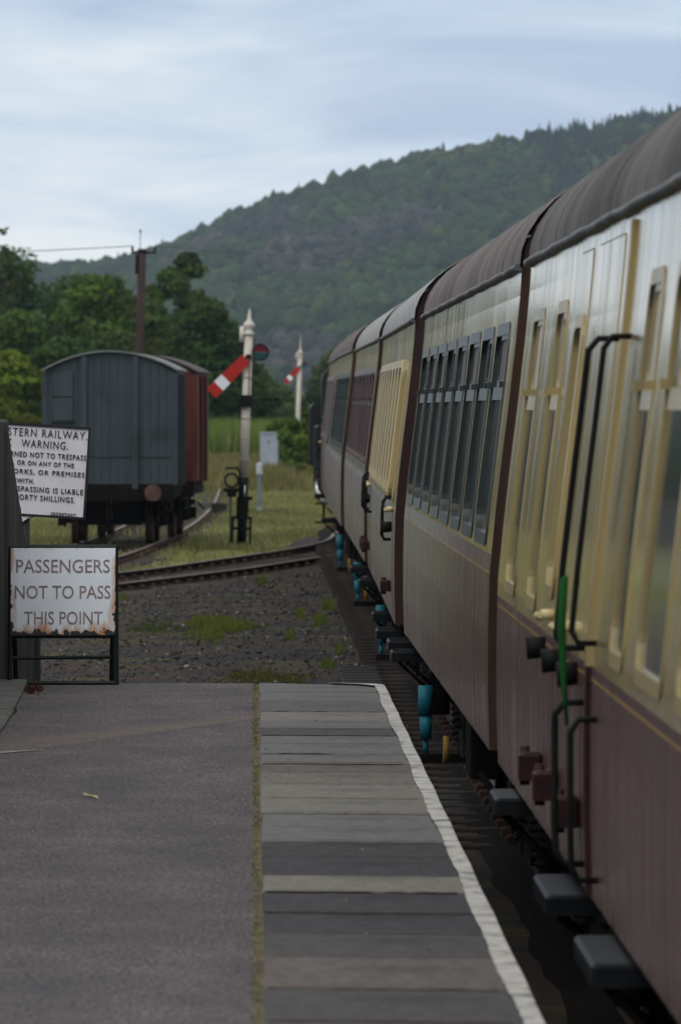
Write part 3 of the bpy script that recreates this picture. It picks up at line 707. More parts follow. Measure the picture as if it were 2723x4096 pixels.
def side_grid(mb, Ln, holes, bands, off=0.0, side=-1, ylim=None):
    """bands: list of (z0, z1, material index) from bottom to top; holes: (y0,y1,z0,z1)"""
    y0, y1 = ylim or (0.0, Ln)
    ys = sorted({y0, y1, *[q for h in holes for q in h[:2] if y0 < q < y1]})
    zs = sorted({*[z for z in _pz], *[q for h in holes for q in h[2:]], *[q for b in bands for q in b[:2]]})
    zs = [z for z in zs if bands[0][0] - 1e-6 <= z <= bands[-1][1] + 1e-6]
    idx = {}; V = []; F = []; 
    def vi(i, j):
        if (i, j) not in idx: idx[(i, j)] = len(V); V.append(sp(ys[i], zs[j], off, side))
        return idx[(i, j)]
    fm = []
    for i in range(len(ys) - 1):
        for j in range(len(zs) - 1):
            cy, cz = (ys[i] + ys[i + 1]) / 2, (zs[j] + zs[j + 1]) / 2
            if any(h[0] < cy < h[1] and h[2] < cz < h[3] for h in holes): continue
            mi = next(b[2] for b in bands if b[0] <= cz <= b[1])
            F.append((vi(i, j), vi(i + 1, j), vi(i + 1, j + 1), vi(i, j + 1))); fm.append(mi)
    o = len(mb.v); mb.v += V
    for f, mi in zip(F, fm): mb.f.append(tuple(q + o for q in f)); mb.m.append(mi); mb.sm.append(False)
    # reveals round the holes
    for h in holes:
        p = [(h[0], h[2]), (h[1], h[2]), (h[1], h[3]), (h[0], h[3])]
        for k in range(4):
            a, b = p[k], p[(k + 1) % 4]
            mb.add([sp(*a, off, side), sp(*b, off, side), sp(*b, off - 0.07, side), sp(*a, off - 0.07, side)], [(0, 1, 2, 3)], 0)

def bogie(coach, yc, dampers=(), axles=(-1.3, 1.3), yellow=(0,)):
    b = MB()
    for s in (-1, 1):
        b.box(s * 1.0 - 0.05, s * 1.0 + 0.05, yc - 1.75, yc + 1.75, 0.50, 0.66, ch=0.01)
        b.box(s * 1.0 - 0.08, s * 1.0 + 0.08, yc - 0.5, yc + 0.5, 0.34, 0.50)
        for a in axles:
            b.box(s * 1.0 - 0.07, s * 1.0 + 0.07, yc + a - 0.16, yc + a + 0.16, 0.30, 0.62, ch=0.02)
            for k in (-0.32, 0.32):
                for c in range(5): b.lathe([(0.075, 0), (0.09, 0.018), (0.075, 0.036)], 10, (s * 1.02, yc + a + k, 0.40 + c * 0.045))
    b.box(-1.0, 1.0, yc - 0.25, yc + 0.25, 0.52, 0.80)
    o = b.build('bogie', GRIME, coach)
    for a in axles:
        for s in (-1, 1):
            w = MB()
            V = []; prof = [(0.10, 0.02), (0.30, 0.03), (0.40, 0.06), (0.457, 0.065), (0.462, -0.04), (0.49, -0.055), (0.49, -0.07), (0.30, -0.04), (0.10, -0.03)]
            n = 28; F = []
            for r_, x_ in prof:
                for k in range(n):
                    an = 2 * math.pi * k / n; V.append((s * (0.74 + x_), yc + a + r_ * math.cos(an), 0.457 + r_ * math.sin(an)))
            for i in range(len(prof) - 1):
                for k in range(n): F.append((i * n + k, i * n + (k + 1) % n, (i + 1) * n + (k + 1) % n, (i + 1) * n + k))
            w.add(V, F); w.build('wheel', RAIL_RUST, o)
    for y in yellow:
        MB().cyl((-1.20, yc + axles[y], 0.44), (-1.235, yc + axles[y], 0.44), 0.09, n=18).build('axlebox_cover', YEL, o)
    for y in dampers:
        d = MB().cyl((-1.31, y, 0.44), (-1.31, y, 0.60), 0.040, n=14).cyl((-1.31, y, 0.602), (-1.31, y, 0.80), 0.050, n=14)
        d.cyl((-1.31, y, 0.34), (-1.31, y, 0.44), 0.018, n=8)
        d.build('damper', TEAL, o)
        MB().box(-1.36, -1.0, y - 0.06, y + 0.06, 0.28, 0.34).build('damper_bracket', GRIME, o)
    return o

def window(coach, y0, y1, z0, z1, frame, transom=2.72, w=0.045, r=0.10, vents=True, curtain=0, depth=0.05, pw=0.014, ventm=None):
    f = ring_mesh(MB(), y0, y1, z0, z1, w=w, r=r, depth=depth, proud=pw).build('window', frame, coach)
    zs = [z0 + w * 0.4, *[z for z in _pz if z0 + 0.06 < z < z1 - 0.06], z1 - w * 0.4]
    p = MB(); V = []; F = []
    for z in zs: V += [sp(y0 + w * 0.4, z, -depth + 0.004), sp(y1 - w * 0.4, z, -depth + 0.004)]
    for i in range(len(zs) - 1): F.append((2 * i, 2 * i + 1, 2 * i + 3, 2 * i + 2))
    p.add(V, F); p.build('pane', GLASS, f)
    if transom:
        t = MB(); panel(t, y0 + w * 0.9, y1 - w * 0.9, transom - 0.03, transom + 0.035, -0.004, thick=0.03)
        t.box(-hw(transom) - 0.02, -hw(transom) + 0.03, y0 + w, y0 + w + 0.05, transom + 0.03, transom + 0.06)
        t.box(-hw(transom) - 0.02, -hw(transom) + 0.03, y1 - w - 0.05, y1 - w, transom + 0.03, transom + 0.06)
        t.build('transom', frame, f)
    if vents:
        ym = y0 + (y1 - y0) * (0.62 if curtain else 0.4)
        v = MB(); ring_mesh(v, y0 + w * 0.9, ym, transom + 0.036, z1 - w * 0.9, w=0.03, r=0.03, proud=0.001, depth=0.014)
        v.build('vent_frame', frame, f)
        g = MB(); panel(g, y0 + w + 0.01, ym - 0.012, transom + 0.05, z1 - w - 0.012, -0.007, thick=0.006)
        g.build('vent_pane', ventm or (CURT if curtain else GLASS), f)
    return f

def coach(name, label, near, yaw, pitch, Ln, spec):
    """near: (side x of the body at the near end, y, z of rail). The side that faces the platform is -x"""
    root = thing(name, label, 'railway coach', (near[0] + 1.38, near[1], near[2]), (pitch, 0, yaw), group='coaches of the chocolate and cream train')
    wl, gl = spec['waist'], spec.get('gold')
    bands = [(1.05, gl - 0.005, 1), (gl - 0.005, gl + 0.005, 2), (gl + 0.005, wl, 1), (wl, 3.33, 0)] if gl else [(1.05, wl, 1), (wl, 3.33, 0)]
    holes = []
    for wd in spec['windows']: holes.append((wd[0] + 0.012, wd[1] - 0.012, spec['wz'][0] + 0.012, spec['wz'][1] - 0.012))
    doors = spec.get('doors', [])
    for d in doors: holes.append((d[0] - 0.008, d[1] + 0.008, 1.062, 3.262))
    body = MB()
    side_grid(body, Ln, holes, bands)
    side_grid(body, Ln, [], bands, side=1)
    # lining above the waist and floor closing
    body.add([(-1.378, 0, 1.05), (1.378, 0, 1.05), (1.378, Ln, 1.05), (-1.378, Ln, 1.05)], [(0, 3, 2, 1)], 3)
    # dark inside liner behind the openings
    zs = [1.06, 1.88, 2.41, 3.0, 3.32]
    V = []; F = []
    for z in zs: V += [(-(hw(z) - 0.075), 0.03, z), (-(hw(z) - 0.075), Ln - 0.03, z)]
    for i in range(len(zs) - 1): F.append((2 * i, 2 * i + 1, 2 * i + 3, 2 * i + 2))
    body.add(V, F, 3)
    body.build('body', [CREAM, MAROON, LINING, GRIME], root)
    # end walls with the arched top
    arch = [(1.225 * math.cos(a), 3.33 + 0.63 * math.sin(a)) for a in np.linspace(0, math.pi, 21)]
    poly = [(hw(z), z) for z in _pz[:-1]] + arch + [(-hw(z), z) for z in reversed(_pz[:-1])]
    em = spec.get('end', END_M)
    for ye in (0.002, Ln - 0.002):
        e = MB(); e.add([(a, ye, b) for a, b in poly], [tuple(range(len(poly)))])
        y2 = ye - 0.03 if ye < 1 else ye + 0.03
        e.prism([(-0.55, 1.15), (0.55, 1.15), (0.55, 3.25), (-0.55, 3.25)], ye, ye - 0.55 if ye < 1 else ye + 0.55, mi=1)
        for s in (-1, 1): e.cyl((s * 0.87, ye, 1.06), (s * 0.87, ye + (-0.45 if ye < 1 else 0.45), 1.06), 0.10, n=12, mi=1).cyl((s * 0.87, ye + (-0.40 if ye < 1 else 0.40), 1.06), (s * 0.87, ye + (-0.45 if ye < 1 else 0.45), 1.06), 0.22, n=16, mi=1)
        e.build('end_wall', [em, BLACKM], root)
    # roof
    rf = MB(); V = []; F = []; arcs = np.linspace(0, math.pi, 25); ny = int(Ln / 0.6)
    for k in range(ny + 1):
        y = -0.04 + (Ln + 0.08) * k / ny
        for a in arcs: V.append((-(1.236) * math.cos(a), y, 3.335 + 0.64 * math.sin(a)))
    na = len(arcs)
    for k in range(ny):
        for i in range(na - 1): F.append((k * na + i, k * na + i + 1, (k + 1) * na + i + 1, (k + 1) * na + i))
    rf.add(V, F, 0, True)
    ro = rf.build('roof', spec.get('roof', ROOF_B), root)
    seam = MB()
    for y in list(np.arange(2.45, Ln - 1.0, 2.45)) + [0.0, Ln]:
        V = []; F = []
        for k, a in enumerate(arcs):
            for dy, dr in ((-0.022, 0.0005), (-0.016, 0.003), (0.016, 0.003), (0.022, 0.0005)):
                V.append((-(1.236 + dr) * math.cos(a), y + dy, 3.335 + (0.64 + dr) * math.sin(a)))
            if k:
                o = 4 * (k - 1)
                for q in range(3): F.append((o + q, o + q + 1, o + 5 + q, o + 4 + q))
        seam.add(V, F)
    tag(seam.build('roof_seams', spec.get('roof', ROOF_B), ro), kind='stuff')
    # rain gutter
    g = MB()
    for s in (-1, 1):
        pr = [(1.222, 3.316), (1.250, 3.317), (1.262, 3.329), (1.258, 3.346), (1.240, 3.352)]
        V = []; F = []; n = len(pr); m = 24
        for k in range(m + 1):
            y = -0.05 + (Ln + 0.10) * k / m; dz = 0.004 * math.sin(k * 2.3) 
            V += [(s * a, y, b + dz) for a, b in pr]
        for k in range(m):
            for i in range(n - 1): F.append((k * n + i, k * n + i + 1, (k + 1) * n + i + 1, (k + 1) * n + i))
        g.add(V, F, 0, True)
        for ye in (-0.05, Ln + 0.05): g.add([(s * a, ye, b) for a, b in pr], [tuple(range(n))])
    g.build('gutter', GUTTER, root)
    # windows
    for i, wd in enumerate(spec['windows']):
        fr = wd[2] if len(wd) > 2 else spec['frame']
        window(root, wd[0], wd[1], *spec['wz'], fr, transom=spec['transom'], w=spec.get('fw', 0.045), vents=spec.get('vents', True), curtain=(i % 3 != 1), depth=spec.get('wd', 0.05), pw=spec.get('pw', 0.014), ventm=spec.get('ventm'))
    # doors
    for d in doors:
        y0, y1 = d[0], d[1]
        dm = MB(); dw = (y0 + 0.13, y1 - 0.13, 1.95, 3.02) if d[2] else None
        off = 0.004
        if dw is None:
            for z0, z1, mi in [(1.07, gl - 0.005 if gl else wl, 1)] + ([(gl - 0.005, gl + 0.005, 2), (gl + 0.005, wl, 1)] if gl else []) + [(wl, 3.255, 0)]:
                panel(dm, y0, y1, z0, z1, off, mi, 0.035)
        else:
            holes_d = [(dw[0] + 0.01, dw[1] - 0.01, dw[2] + 0.01, dw[3] - 0.01)]
            bb = [(max(1.07, b[0]), min(3.255, b[1]), b[2]) for b in bands]
            side_grid(dm, Ln, holes_d, bb, off=off, ylim=(y0, y1))
            for yy in (y0, y1):
                for zz0, zz1, mi in ((1.07, wl, 1), (wl, 3.255, 0)):
                    q = [z for z in _pz if zz0 < z < zz1]; q = [zz0, *q, zz1]
                    for a, b in zip(q, q[1:]): dm.add([sp(yy, a, off), sp(yy, b, off), sp(yy, b, off - 0.035), sp(yy, a, off - 0.035)], [(0, 1, 2, 3)], mi)
        do = dm.build('door', [CREAM, MAROON, LINING, GRIME], root)
        if dw:
            f = ring_mesh(MB(), *dw, w=0.05, r=0.09, proud=off + 0.012, depth=0.05).build('door_window', FRAME_C, do)
            p = MB(); panel(p, dw[0] + 0.03, dw[1] - 0.03, dw[2] + 0.03, dw[3] - 0.03, -0.042, thick=0.004); p.build('door_pane', GLASS, do)
        ny = -1 if d[3] > 0 else 1
        hy = y0 + 0.06 if d[3] > 0 else y1 - 0.06     # hinge edge
        ky = y1 - 0.09 if d[3] > 0 else y0 + 0.09     # lock edge
        for z in (1.30,):
            if d[4:]: break
            h = MB()
            h.box(-hw(z) - 0.085, -hw(z) - 0.004, hy - 0.035, hy + 0.045, z - 0.045, z + 0.045, ch=0.012)
            h.cyl((-hw(z) - 0.06, hy, z - 0.065), (-hw(z) - 0.06, hy, z + 0.065), 0.022, n=10)
            h.build('hinge', HINGE if z < 1.5 else FRAME_C, do)
        if d[4:]:
            h = MB(); z = 1.30
            h.box(-hw(z) - 0.095, -hw(z) - 0.004, hy - 0.09, hy + 0.10, z - 0.055, z + 0.055, ch=0.015)
            h.cyl((-hw(z) - 0.07, hy, z - 0.075), (-hw(z) - 0.07, hy, z + 0.075), 0.02, n=10); h.build('hinge', HINGE, do)
        MB().cyl((-hw(1.76) - 0.002, hy + 0.2 * -ny, 1.76), (-hw(1.76) - 0.075, hy + 0.2 * -ny, 1.755), 0.040, 0.045, n=14).build('bump_stop', BLACKM, do)
        k = MB(); z = 1.90
        k.cyl((-hw(z), ky, z), (-hw(z) - 0.05, ky, z), 0.020, n=12); k.tube([(-hw(z) - 0.05, ky, z), (-hw(z) - 0.062, ky + 0.05, z - 0.005), (-hw(z) - 0.05, ky + 0.12, z - 0.02)], [0.015, 0.013, 0.008], 10)
        k.build('door_handle', BRASS, do)
    for y in spec.get('pillars', []):
        pl_ = MB(); panel(pl_, y, y + 0.12, 1.06, wl - 0.002, 0.017, 1, 0.03); panel(pl_, y, y + 0.12, wl, 3.29, 0.017, 0, 0.03); pl_.build('door_pillar', [FRAME_C, HINGE], root)
    # grab rails
    for gr in spec.get('rails', []):
        y, z0, z1 = gr[:3]; off = gr[3] if len(gr) > 3 else 0.07; rr_ = gr[4] if len(gr) > 4 else 0.014
        q = [sp(y, z1, -0.01), sp(y, z1, off * 0.7), sp(y, z1 - 0.04, off)]
        for t in np.linspace(0.1, 0.9, 6): q.append(sp(y, z1 + (z0 - z1) * t, off))
        q += [sp(y, z0 + 0.04, off), sp(y, z0, off * 0.7), sp(y, z0, -0.01)]
        MB().tube(q, rr_, 10).build('grab_rail', BLACKM, root)
    # vertical pipe with a bright bend at the coach end
    if spec.get('pipe'):
     e = MB(); e.tube([(-1.30, -0.05, 1.10), (-1.315, -0.05, 1.9), (-1.29, -0.05, 2.10)], 0.020, 8)
     e.build('end_pipe', BLACKM, root)
     MB().tube([(-1.29, -0.05, 2.10), (-1.285, -0.06, 2.15), (-1.26, -0.06, 2.185), (-1.20, -0.03, 2.20)], 0.024, 8).build('pipe_bend', SILVER, root)
    # underframe; unseen far-side boxes and skirt are added to block light below
    u = MB(); u.box(-1.22, 1.22, 0.1, Ln - 0.1, 0.93, 1.046)
    for y in spec.get('boxes', (8.2, 11.4)): u.box(-1.18, -0.5, y, y + 1.1, 0.45, 0.93, ch=0.02).box(0.4, 1.2, y - 1.5, y + 2.4, 0.35, 0.93)
    u.box(0.95, 1.15, 0.3, Ln - 0.3, 0.25, 0.93)
    for y in (6.3, Ln - 6.3):
        u.tube([(-1.12, y - 1.2 if y < Ln / 2 else y + 1.2, 0.93), (-1.12, y + 0.4 if y < Ln / 2 else y - 0.4, 0.48)], 0.02, 6)
    u.tube([(-1.12, 6.7, 0.48), (-1.12, Ln - 6.7, 0.48)], 0.022, 6)
    u.build('underframe', GRIME, root)
    for st in spec.get('steps', []):
        y, z = st[0], st[1]
        l = st[2] if len(st) > 2 else 0.55; ou = st[3] if len(st) > 3 else 0.13
        b = MB().box(-1.378 - ou, -1.12, y, y + l, z - 0.072, z, ch=0.012)
        for k in range(5 if l < 0.8 else 0): b.box(-1.378 - ou + 0.015, -1.14, y + 0.04 + k * (l - 0.1) / 4, y + 0.06 + k * (l - 0.1) / 4, z - 0.002, z + 0.006)
        b.build('step_board', STEP, root)
        for k in (0.08, l - 0.1): MB().box(-1.20, -1.17, y + k, y + k + 0.03, z - 0.36, z - 0.09).tube([(-1.378 - ou * 0.6, y + k + 0.015, z - 0.08), (-1.185, y + k + 0.015, z - 0.34)], 0.012, 6).build('step_bracket', GRIME, root)
    for bg in spec['bogies']: bogie(root, *bg)
    return root

def wins(first, n, pitch, w): return [(first + i * pitch, first + i * pitch + w) for i in range(n)]

# nearest coach (mostly beside and behind the camera): y local from its near end at Y = 14.6
Y1 = 14.65; L1 = 20.05
def loc1(a, b): return (a - Y1, b - Y1)
coach('railway_coach', 'nearest coach, cream-framed windows and guard doors with black grab rails', (1.11, Y1, 0), 0.0, 0.0, L1, dict(
    waist=1.815, gold=1.775, windows=[loc1(16.4, 17.8), loc1(18.6, 20.1), loc1(20.75, 22.25), loc1(22.95, 23.85), loc1(30.05, 31.1), loc1(32.45, 33.7)],
    wz=(1.86, 3.10), frame=FRAME_C, transom=2.69, fw=0.05, wd=0.012, pw=0.006, roof=ROOF_D, end=END_B, vents=True, ventm=FRAME_C,
    doors=[(*loc1(28.15, 29.15), True, -1, 1), (*loc1(26.75, 27.65), False, -1, 1), (*loc1(25.75, 26.7), False, 1, 1)],
    rails=[(25.55 - Y1, 1.86, 2.90, 0.10, 0.0115), (24.75 - Y1, 1.90, 2.90, 0.085, 0.0105), (25.45 - Y1, 1.14, 1.68, 0.10, 0.012), (24.55 - Y1, 1.14, 1.66, 0.085, 0.011)],
    steps=[(18.6 - Y1, 1.02, 1.3, 0.11), (22.5 - Y1, 1.02, 1.25, 0.115), (26.0 - Y1, 1.0, 1.2, 0.115), (31.9 - Y1, 1.03, 0.82, 0.10)],
    bogies=[(3.0, (), (-1.3, 1.3), ()), (L1 - 3.2, (), (-1.3, 1.3), ())], boxes=(7.5,), pillars=[25.05 - Y1]))
coach('railway_coach', 'second coach, eight dark green window frames in a row on cream', (1.11, 35.95, 0), 0.0015, 0.0, 19.0, dict(
    waist=1.975, gold=1.89, windows=wins(0.85, 8, 2.26, 1.86), wz=(2.0, 3.09), frame=FRAME_G, transom=2.74, fw=0.06, wd=0.021, pw=0.008, pipe=True, roof=ROOF_B, end=END_B,
    doors=[], rails=[], steps=[(17.7, 1.03, 0.7, 0.14), (16.6, 0.99, 0.5, 0.14)],
    bogies=[(3.2, (), (-1.3, 1.3), ()), (15.0, (15.35,), (-1.3, 1.3), (0,))], boxes=(9.5,)))
coach('railway_coach', 'third coach, pale roof and row of cream window bars', (1.055, 57.0, 0.0), -0.0045, 0.0022, 19.3, dict(
    waist=1.93, gold=None, windows=wins(2.6, 8, 1.72, 1.05), wz=(1.95, 3.05), frame=FRAME_C, transom=2.62, fw=0.06, wd=0.055, pw=0.04, roof=ROOF_L, end=END_M,
    doors=[(1.0, 1.75, True, -1), (16.5, 17.3, True, -1), (18.0, 18.8, True, -1)], rails=[(2.1, 1.65, 1.98), (15.9, 1.65, 2.0), (17.7, 1.65, 2.0)],
    steps=[(1.0, 0.98, 0.6, 0.13), (16.6, 0.98, 0.6, 0.12), (6.5, 0.95, 0.5, 0.1)],
    bogies=[(3.2, (), (-1.3, 1.3), ()), (14.6, (14.2,), (-1.3, 1.3), (0,))]))
coach('railway_coach', 'fourth coach, dark brown windows just beyond the cream one', (1.135, 78.2, 0.046), -0.0012, 0.0022, 19.3, dict(
    waist=1.95, gold=None, windows=wins(0.6, 9, 2.05, 1.62), wz=(1.98, 3.06), frame=FRAME_M, transom=2.68, fw=0.06, roof=ROOF_L, end=END_M, pw=0.010, wd=0.025,
    doors=[], rails=[], steps=[(1.2, 0.98, 0.6, 0.13)], bogies=[(3.2, (), (-1.3, 1.3), ()), (12.4, (11.2,), (-1.3, 1.3), (0,))]))
coach('railway_coach', 'fifth coach, dark green windows and a cream end pillar', (1.135, 99.2, 0.093), -0.0005, 0.0022, 19.3, dict(
    waist=1.95, gold=None, windows=wins(0.6, 8, 2.1, 1.65), wz=(1.98, 3.06), frame=FRAME_G, transom=2.68, fw=0.06, roof=ROOF_B, end=END_B, pw=0.010, wd=0.025, pipe=True,
    doors=[], rails=[], steps=[(15.2, 0.9, 0.6, 0.13)], bogies=[(5.8, (7.6,), (-1.3, 1.3), (0,)), (16.0, (), (-1.3, 1.3), ())]))
coach('railway_coach', 'farthest coach, brown panels and cream, coupled behind the locomotive', (1.17, 120.3, 0.139), -0.003, 0.0022, 19.3, dict(
    waist=1.95, gold=None, windows=wins(1.0, 8, 2.2, 1.3), wz=(1.98, 3.06), frame=FRAME_M, transom=2.68, fw=0.05, roof=ROOF_B, end=END_M, pw=0.03,
    doors=[(17.9, 18.7, False, -1)], rails=[(17.5, 1.6, 2.3)], steps=[(17.8, 0.95, 0.6, 0.13)], bogies=[(3.2, (), (-1.3, 1.3), (0,)), (16.0, (), (-1.3, 1.3), (0,))]))

def locomotive():
    root = thing('tank_locomotive', 'black tank locomotive just showing at the head of the train', 'locomotive', (TX - 0.02, 141.6, 0.18))
    LB = pm('loco_black', (0.012, 0.014, 0.014), (0.026, 0.030, 0.029), scale=3, rough=0.4)
    MB().box(-1.30, 1.30, 0, 9.6, 1.08, 1.20, ch=0.02).box(-1.28, 1.28, 0.02, 0.14, 0.82, 1.08).build('running_plate', LB, root)
    c = MB(); arch = [(1.2 * math.cos(a), 3.05 + 0.45 * math.sin(a)) for a in np.linspace(0, math.pi, 15)]
    c.prism([(-1.2, 1.2)] + [(-1.2, 3.05)][:0] + list(reversed(arch)) + [(1.2, 1.2)], 0.9, 3.0); c.box(-1.36, 1.36, 0.05, 0.9, 1.2, 2.2, ch=0.05)
    c.build('cab', LB, root)
    t = MB()
    for s in (-1, 1):
        q = []
        for (cx, cz, a0) in [(s * 1.30, 2.5, 0), (s * 0.72, 2.5, 90), (s * 0.72, 1.5, 180), (s * 1.30, 1.5, 270)]:
            for k in range(4):
                a = R(a0 + 30 * k); q.append((s * abs(cx) + s * 0.10 * math.cos(a), cz + 0.10 * math.sin(a)))
        t.prism(q, 3.0, 8.4)
    t.build('side_tank', LB, root)
    b = MB().cyl((0, 3.0, 2.2), (0, 9.3, 2.2), 0.72, n=24).lathe([(0.22, 0), (0.17, 0.1), (0.17, 0.55), (0.24, 0.68), (0.2, 0.7)], 16, (0, 8.7, 2.85)).lathe([(0.3, 0), (0.3, 0.3), (0.2, 0.5), (0.05, 0.56)], 16, (0, 6, 2.8))
    b.build('boiler', LB, root)
    for y in (2.2, 4.4, 6.6):
        for s in (-1, 1):
            w = MB(); V = []; F = []; n = 28
            for r_, x_ in [(0.1, 0.03), (0.58, 0.02), (0.66, 0.07), (0.705, 0.07), (0.71, -0.05), (0.6, -0.05)]:
                for k in range(n): V.append((s * (0.74 + x_), y + r_ * math.cos(2 * math.pi * k / n), 0.705 + r_ * math.sin(2 * math.pi * k / n)))
            for i in range(5):
                for k in range(n): F.append((i * n + k, i * n + (k + 1) % n, (i + 1) * n + (k + 1) % n, (i + 1) * n + k))
            w.add(V, F).build('wheel', GRIME, root)
    for s in (-1, 1):
        MB().cyl((s * 0.87, 0.02, 0.96), (s * 0.87, -0.42, 0.96), 0.10, n=12).cyl((s * 0.87, -0.38, 0.96), (s * 0.87, -0.43, 0.96), 0.23, n=18).build('buffer', BLACKM, root)
    MB().tube([(-1.28, 0.1, 1.15), (-1.30, 0.05, 1.0), (-1.20, 0.0, 0.82), (-1.12, 0.0, 0.74)], 0.035, 10).build('lamp_iron_pipe', SILVER, root)
    s = MB()
    for z in (0.35, 0.7): s.box(-1.32, -1.0, 1.2, 1.8, z, z + 0.03)
    s.box(-1.18, -1.14, 1.2, 1.8, 0.35, 1.1); s.build('cab_step', GRIME, root)
locomotive()

# rolled signal flag tucked behind the guard's grab rails
fm = pm('green_flag_cloth', (0.003, 0.045, 0.006), (0.008, 0.085, 0.014), scale=7, stretch=(3, 3, 0.4), rough=0.8)
o = MB().tube([(1.03, 25.05, 1.62), (1.02, 25.05, 1.75), (1.012, 25.05, 1.95), (1.02, 25.05, 2.10), (1.03, 25.05, 2.115)], [0.005, 0.011, 0.015, 0.014, 0.004], 10).build('rolled_flag', fm)
tag(o, 'rolled green flag tucked behind the upper grab rail', 'flag')
# ================================================================== SIGNS AND FENCE
def rust_plate(name, w, h, base):
    """enamel plate: paint chipped and rusted inward from the edges"""
    m = bpy.data.materials.new(name); m.use_nodes = True
    t = m.node_tree; b = t.nodes['Principled BSDF']; L = t.links.new
    b.inputs['Roughness'].default_value = 0.35; b.inputs['Specular IOR Level'].default_value = 0.4
    tc = N(t, 'ShaderNodeTexCoord'); sep = N(t, 'ShaderNodeSeparateXYZ'); L(tc.outputs['Object'], sep.inputs[0])
    def M(op, a, bb=0.0):
        x = N(t, 'ShaderNodeMath', operation=op)
        for i, q in enumerate((a, bb)):
            if isinstance(q, (int, float)): x.inputs[i].default_value = q
            else: L(q, x.inputs[i])
        return x.outputs[0]
    def noise(sc, st=(1, 1, 1), det=6):
        mp = N(t, 'ShaderNodeMapping'); mp.inputs['Scale'].default_value = st; L(tc.outputs['Object'], mp.inputs[0])
        n = N(t, 'ShaderNodeTexNoise'); n.inputs['Scale'].default_value = sc; n.inputs['Detail'].default_value = det; n.inputs['Roughness'].default_value = 0.65
        L(mp.outputs[0], n.inputs['Vector']); return n.outputs['Fac']
    def mr(f, a, c, lo=0, hi=1):
        x = N(t, 'ShaderNodeMapRange'); L(f, x.inputs['Value']); x.inputs['From Min'].default_value = a; x.inputs['From Max'].default_value = c
        x.inputs['To Min'].default_value = lo; x.inputs['To Max'].default_value = hi; return x.outputs[0]
    dside = M('SUBTRACT', w / 2, M('ABSOLUTE', sep.outputs[0]))
    dbot = M('ADD', sep.outputs[2], h / 2)
    dtop = M('SUBTRACT', h / 2, sep.outputs[2])
    d = M('MINIMUM', M('MINIMUM', dside, M('MULTIPLY', dbot, 0.55)), M('MULTIPLY', dtop, 2.2))
    nz = M('SUBTRACT', noise(16), 0.5)
    low = mr(sep.outputs[2], -h / 2, h / 2, 0.020, -0.006)
    dd = M('SUBTRACT', M('ADD', d, M('MULTIPLY', nz, 0.10)), low)
    chip = mr(dd, -0.010, -0.006, 1, 0)
    stain = mr(M('SUBTRACT', M('ADD', d, M('MULTIPLY', M('SUBTRACT', noise(9, (1.6, 1, 0.35)), 0.5), 0.22)), M('MULTIPLY', low, 1.5)), -0.030, 0.022, 1, 0)
    def rgb(c): n = N(t, 'ShaderNodeRGB'); n.outputs[0].default_value = (*c, 1); return n.outputs[0]
    def mix(a, bb, f):
        x = N(t, 'ShaderNodeMix', data_type='RGBA'); L(f, x.inputs['Factor']); L(a, x.inputs['A']); L(bb, x.inputs['B']); return x.outputs['Result']
    c = mix(rgb(base), rgb(tuple(q * 0.88 for q in base)), mr(noise(3), 0.4, 0.7))
    c = mix(c, rgb((0.46, 0.20, 0.055)), M('MULTIPLY', stain, 0.95))
    c = mix(c, rgb((0.020, 0.014, 0.012)), chip)
    L(c, b.inputs['Base Color'])
    bp = N(t, 'ShaderNodeBump'); bp.inputs['Strength'].default_value = 0.6; bp.inputs['Distance'].default_value = 0.003; bp.invert = True
    L(chip, bp.inputs['Height']); L(bp.outputs[0], b.inputs['Normal'])
    return m
FRAME_BLK = pm('sign_frame_black_green', (0.010, 0.015, 0.014), (0.022, 0.030, 0.027), scale=9, rough=0.6)
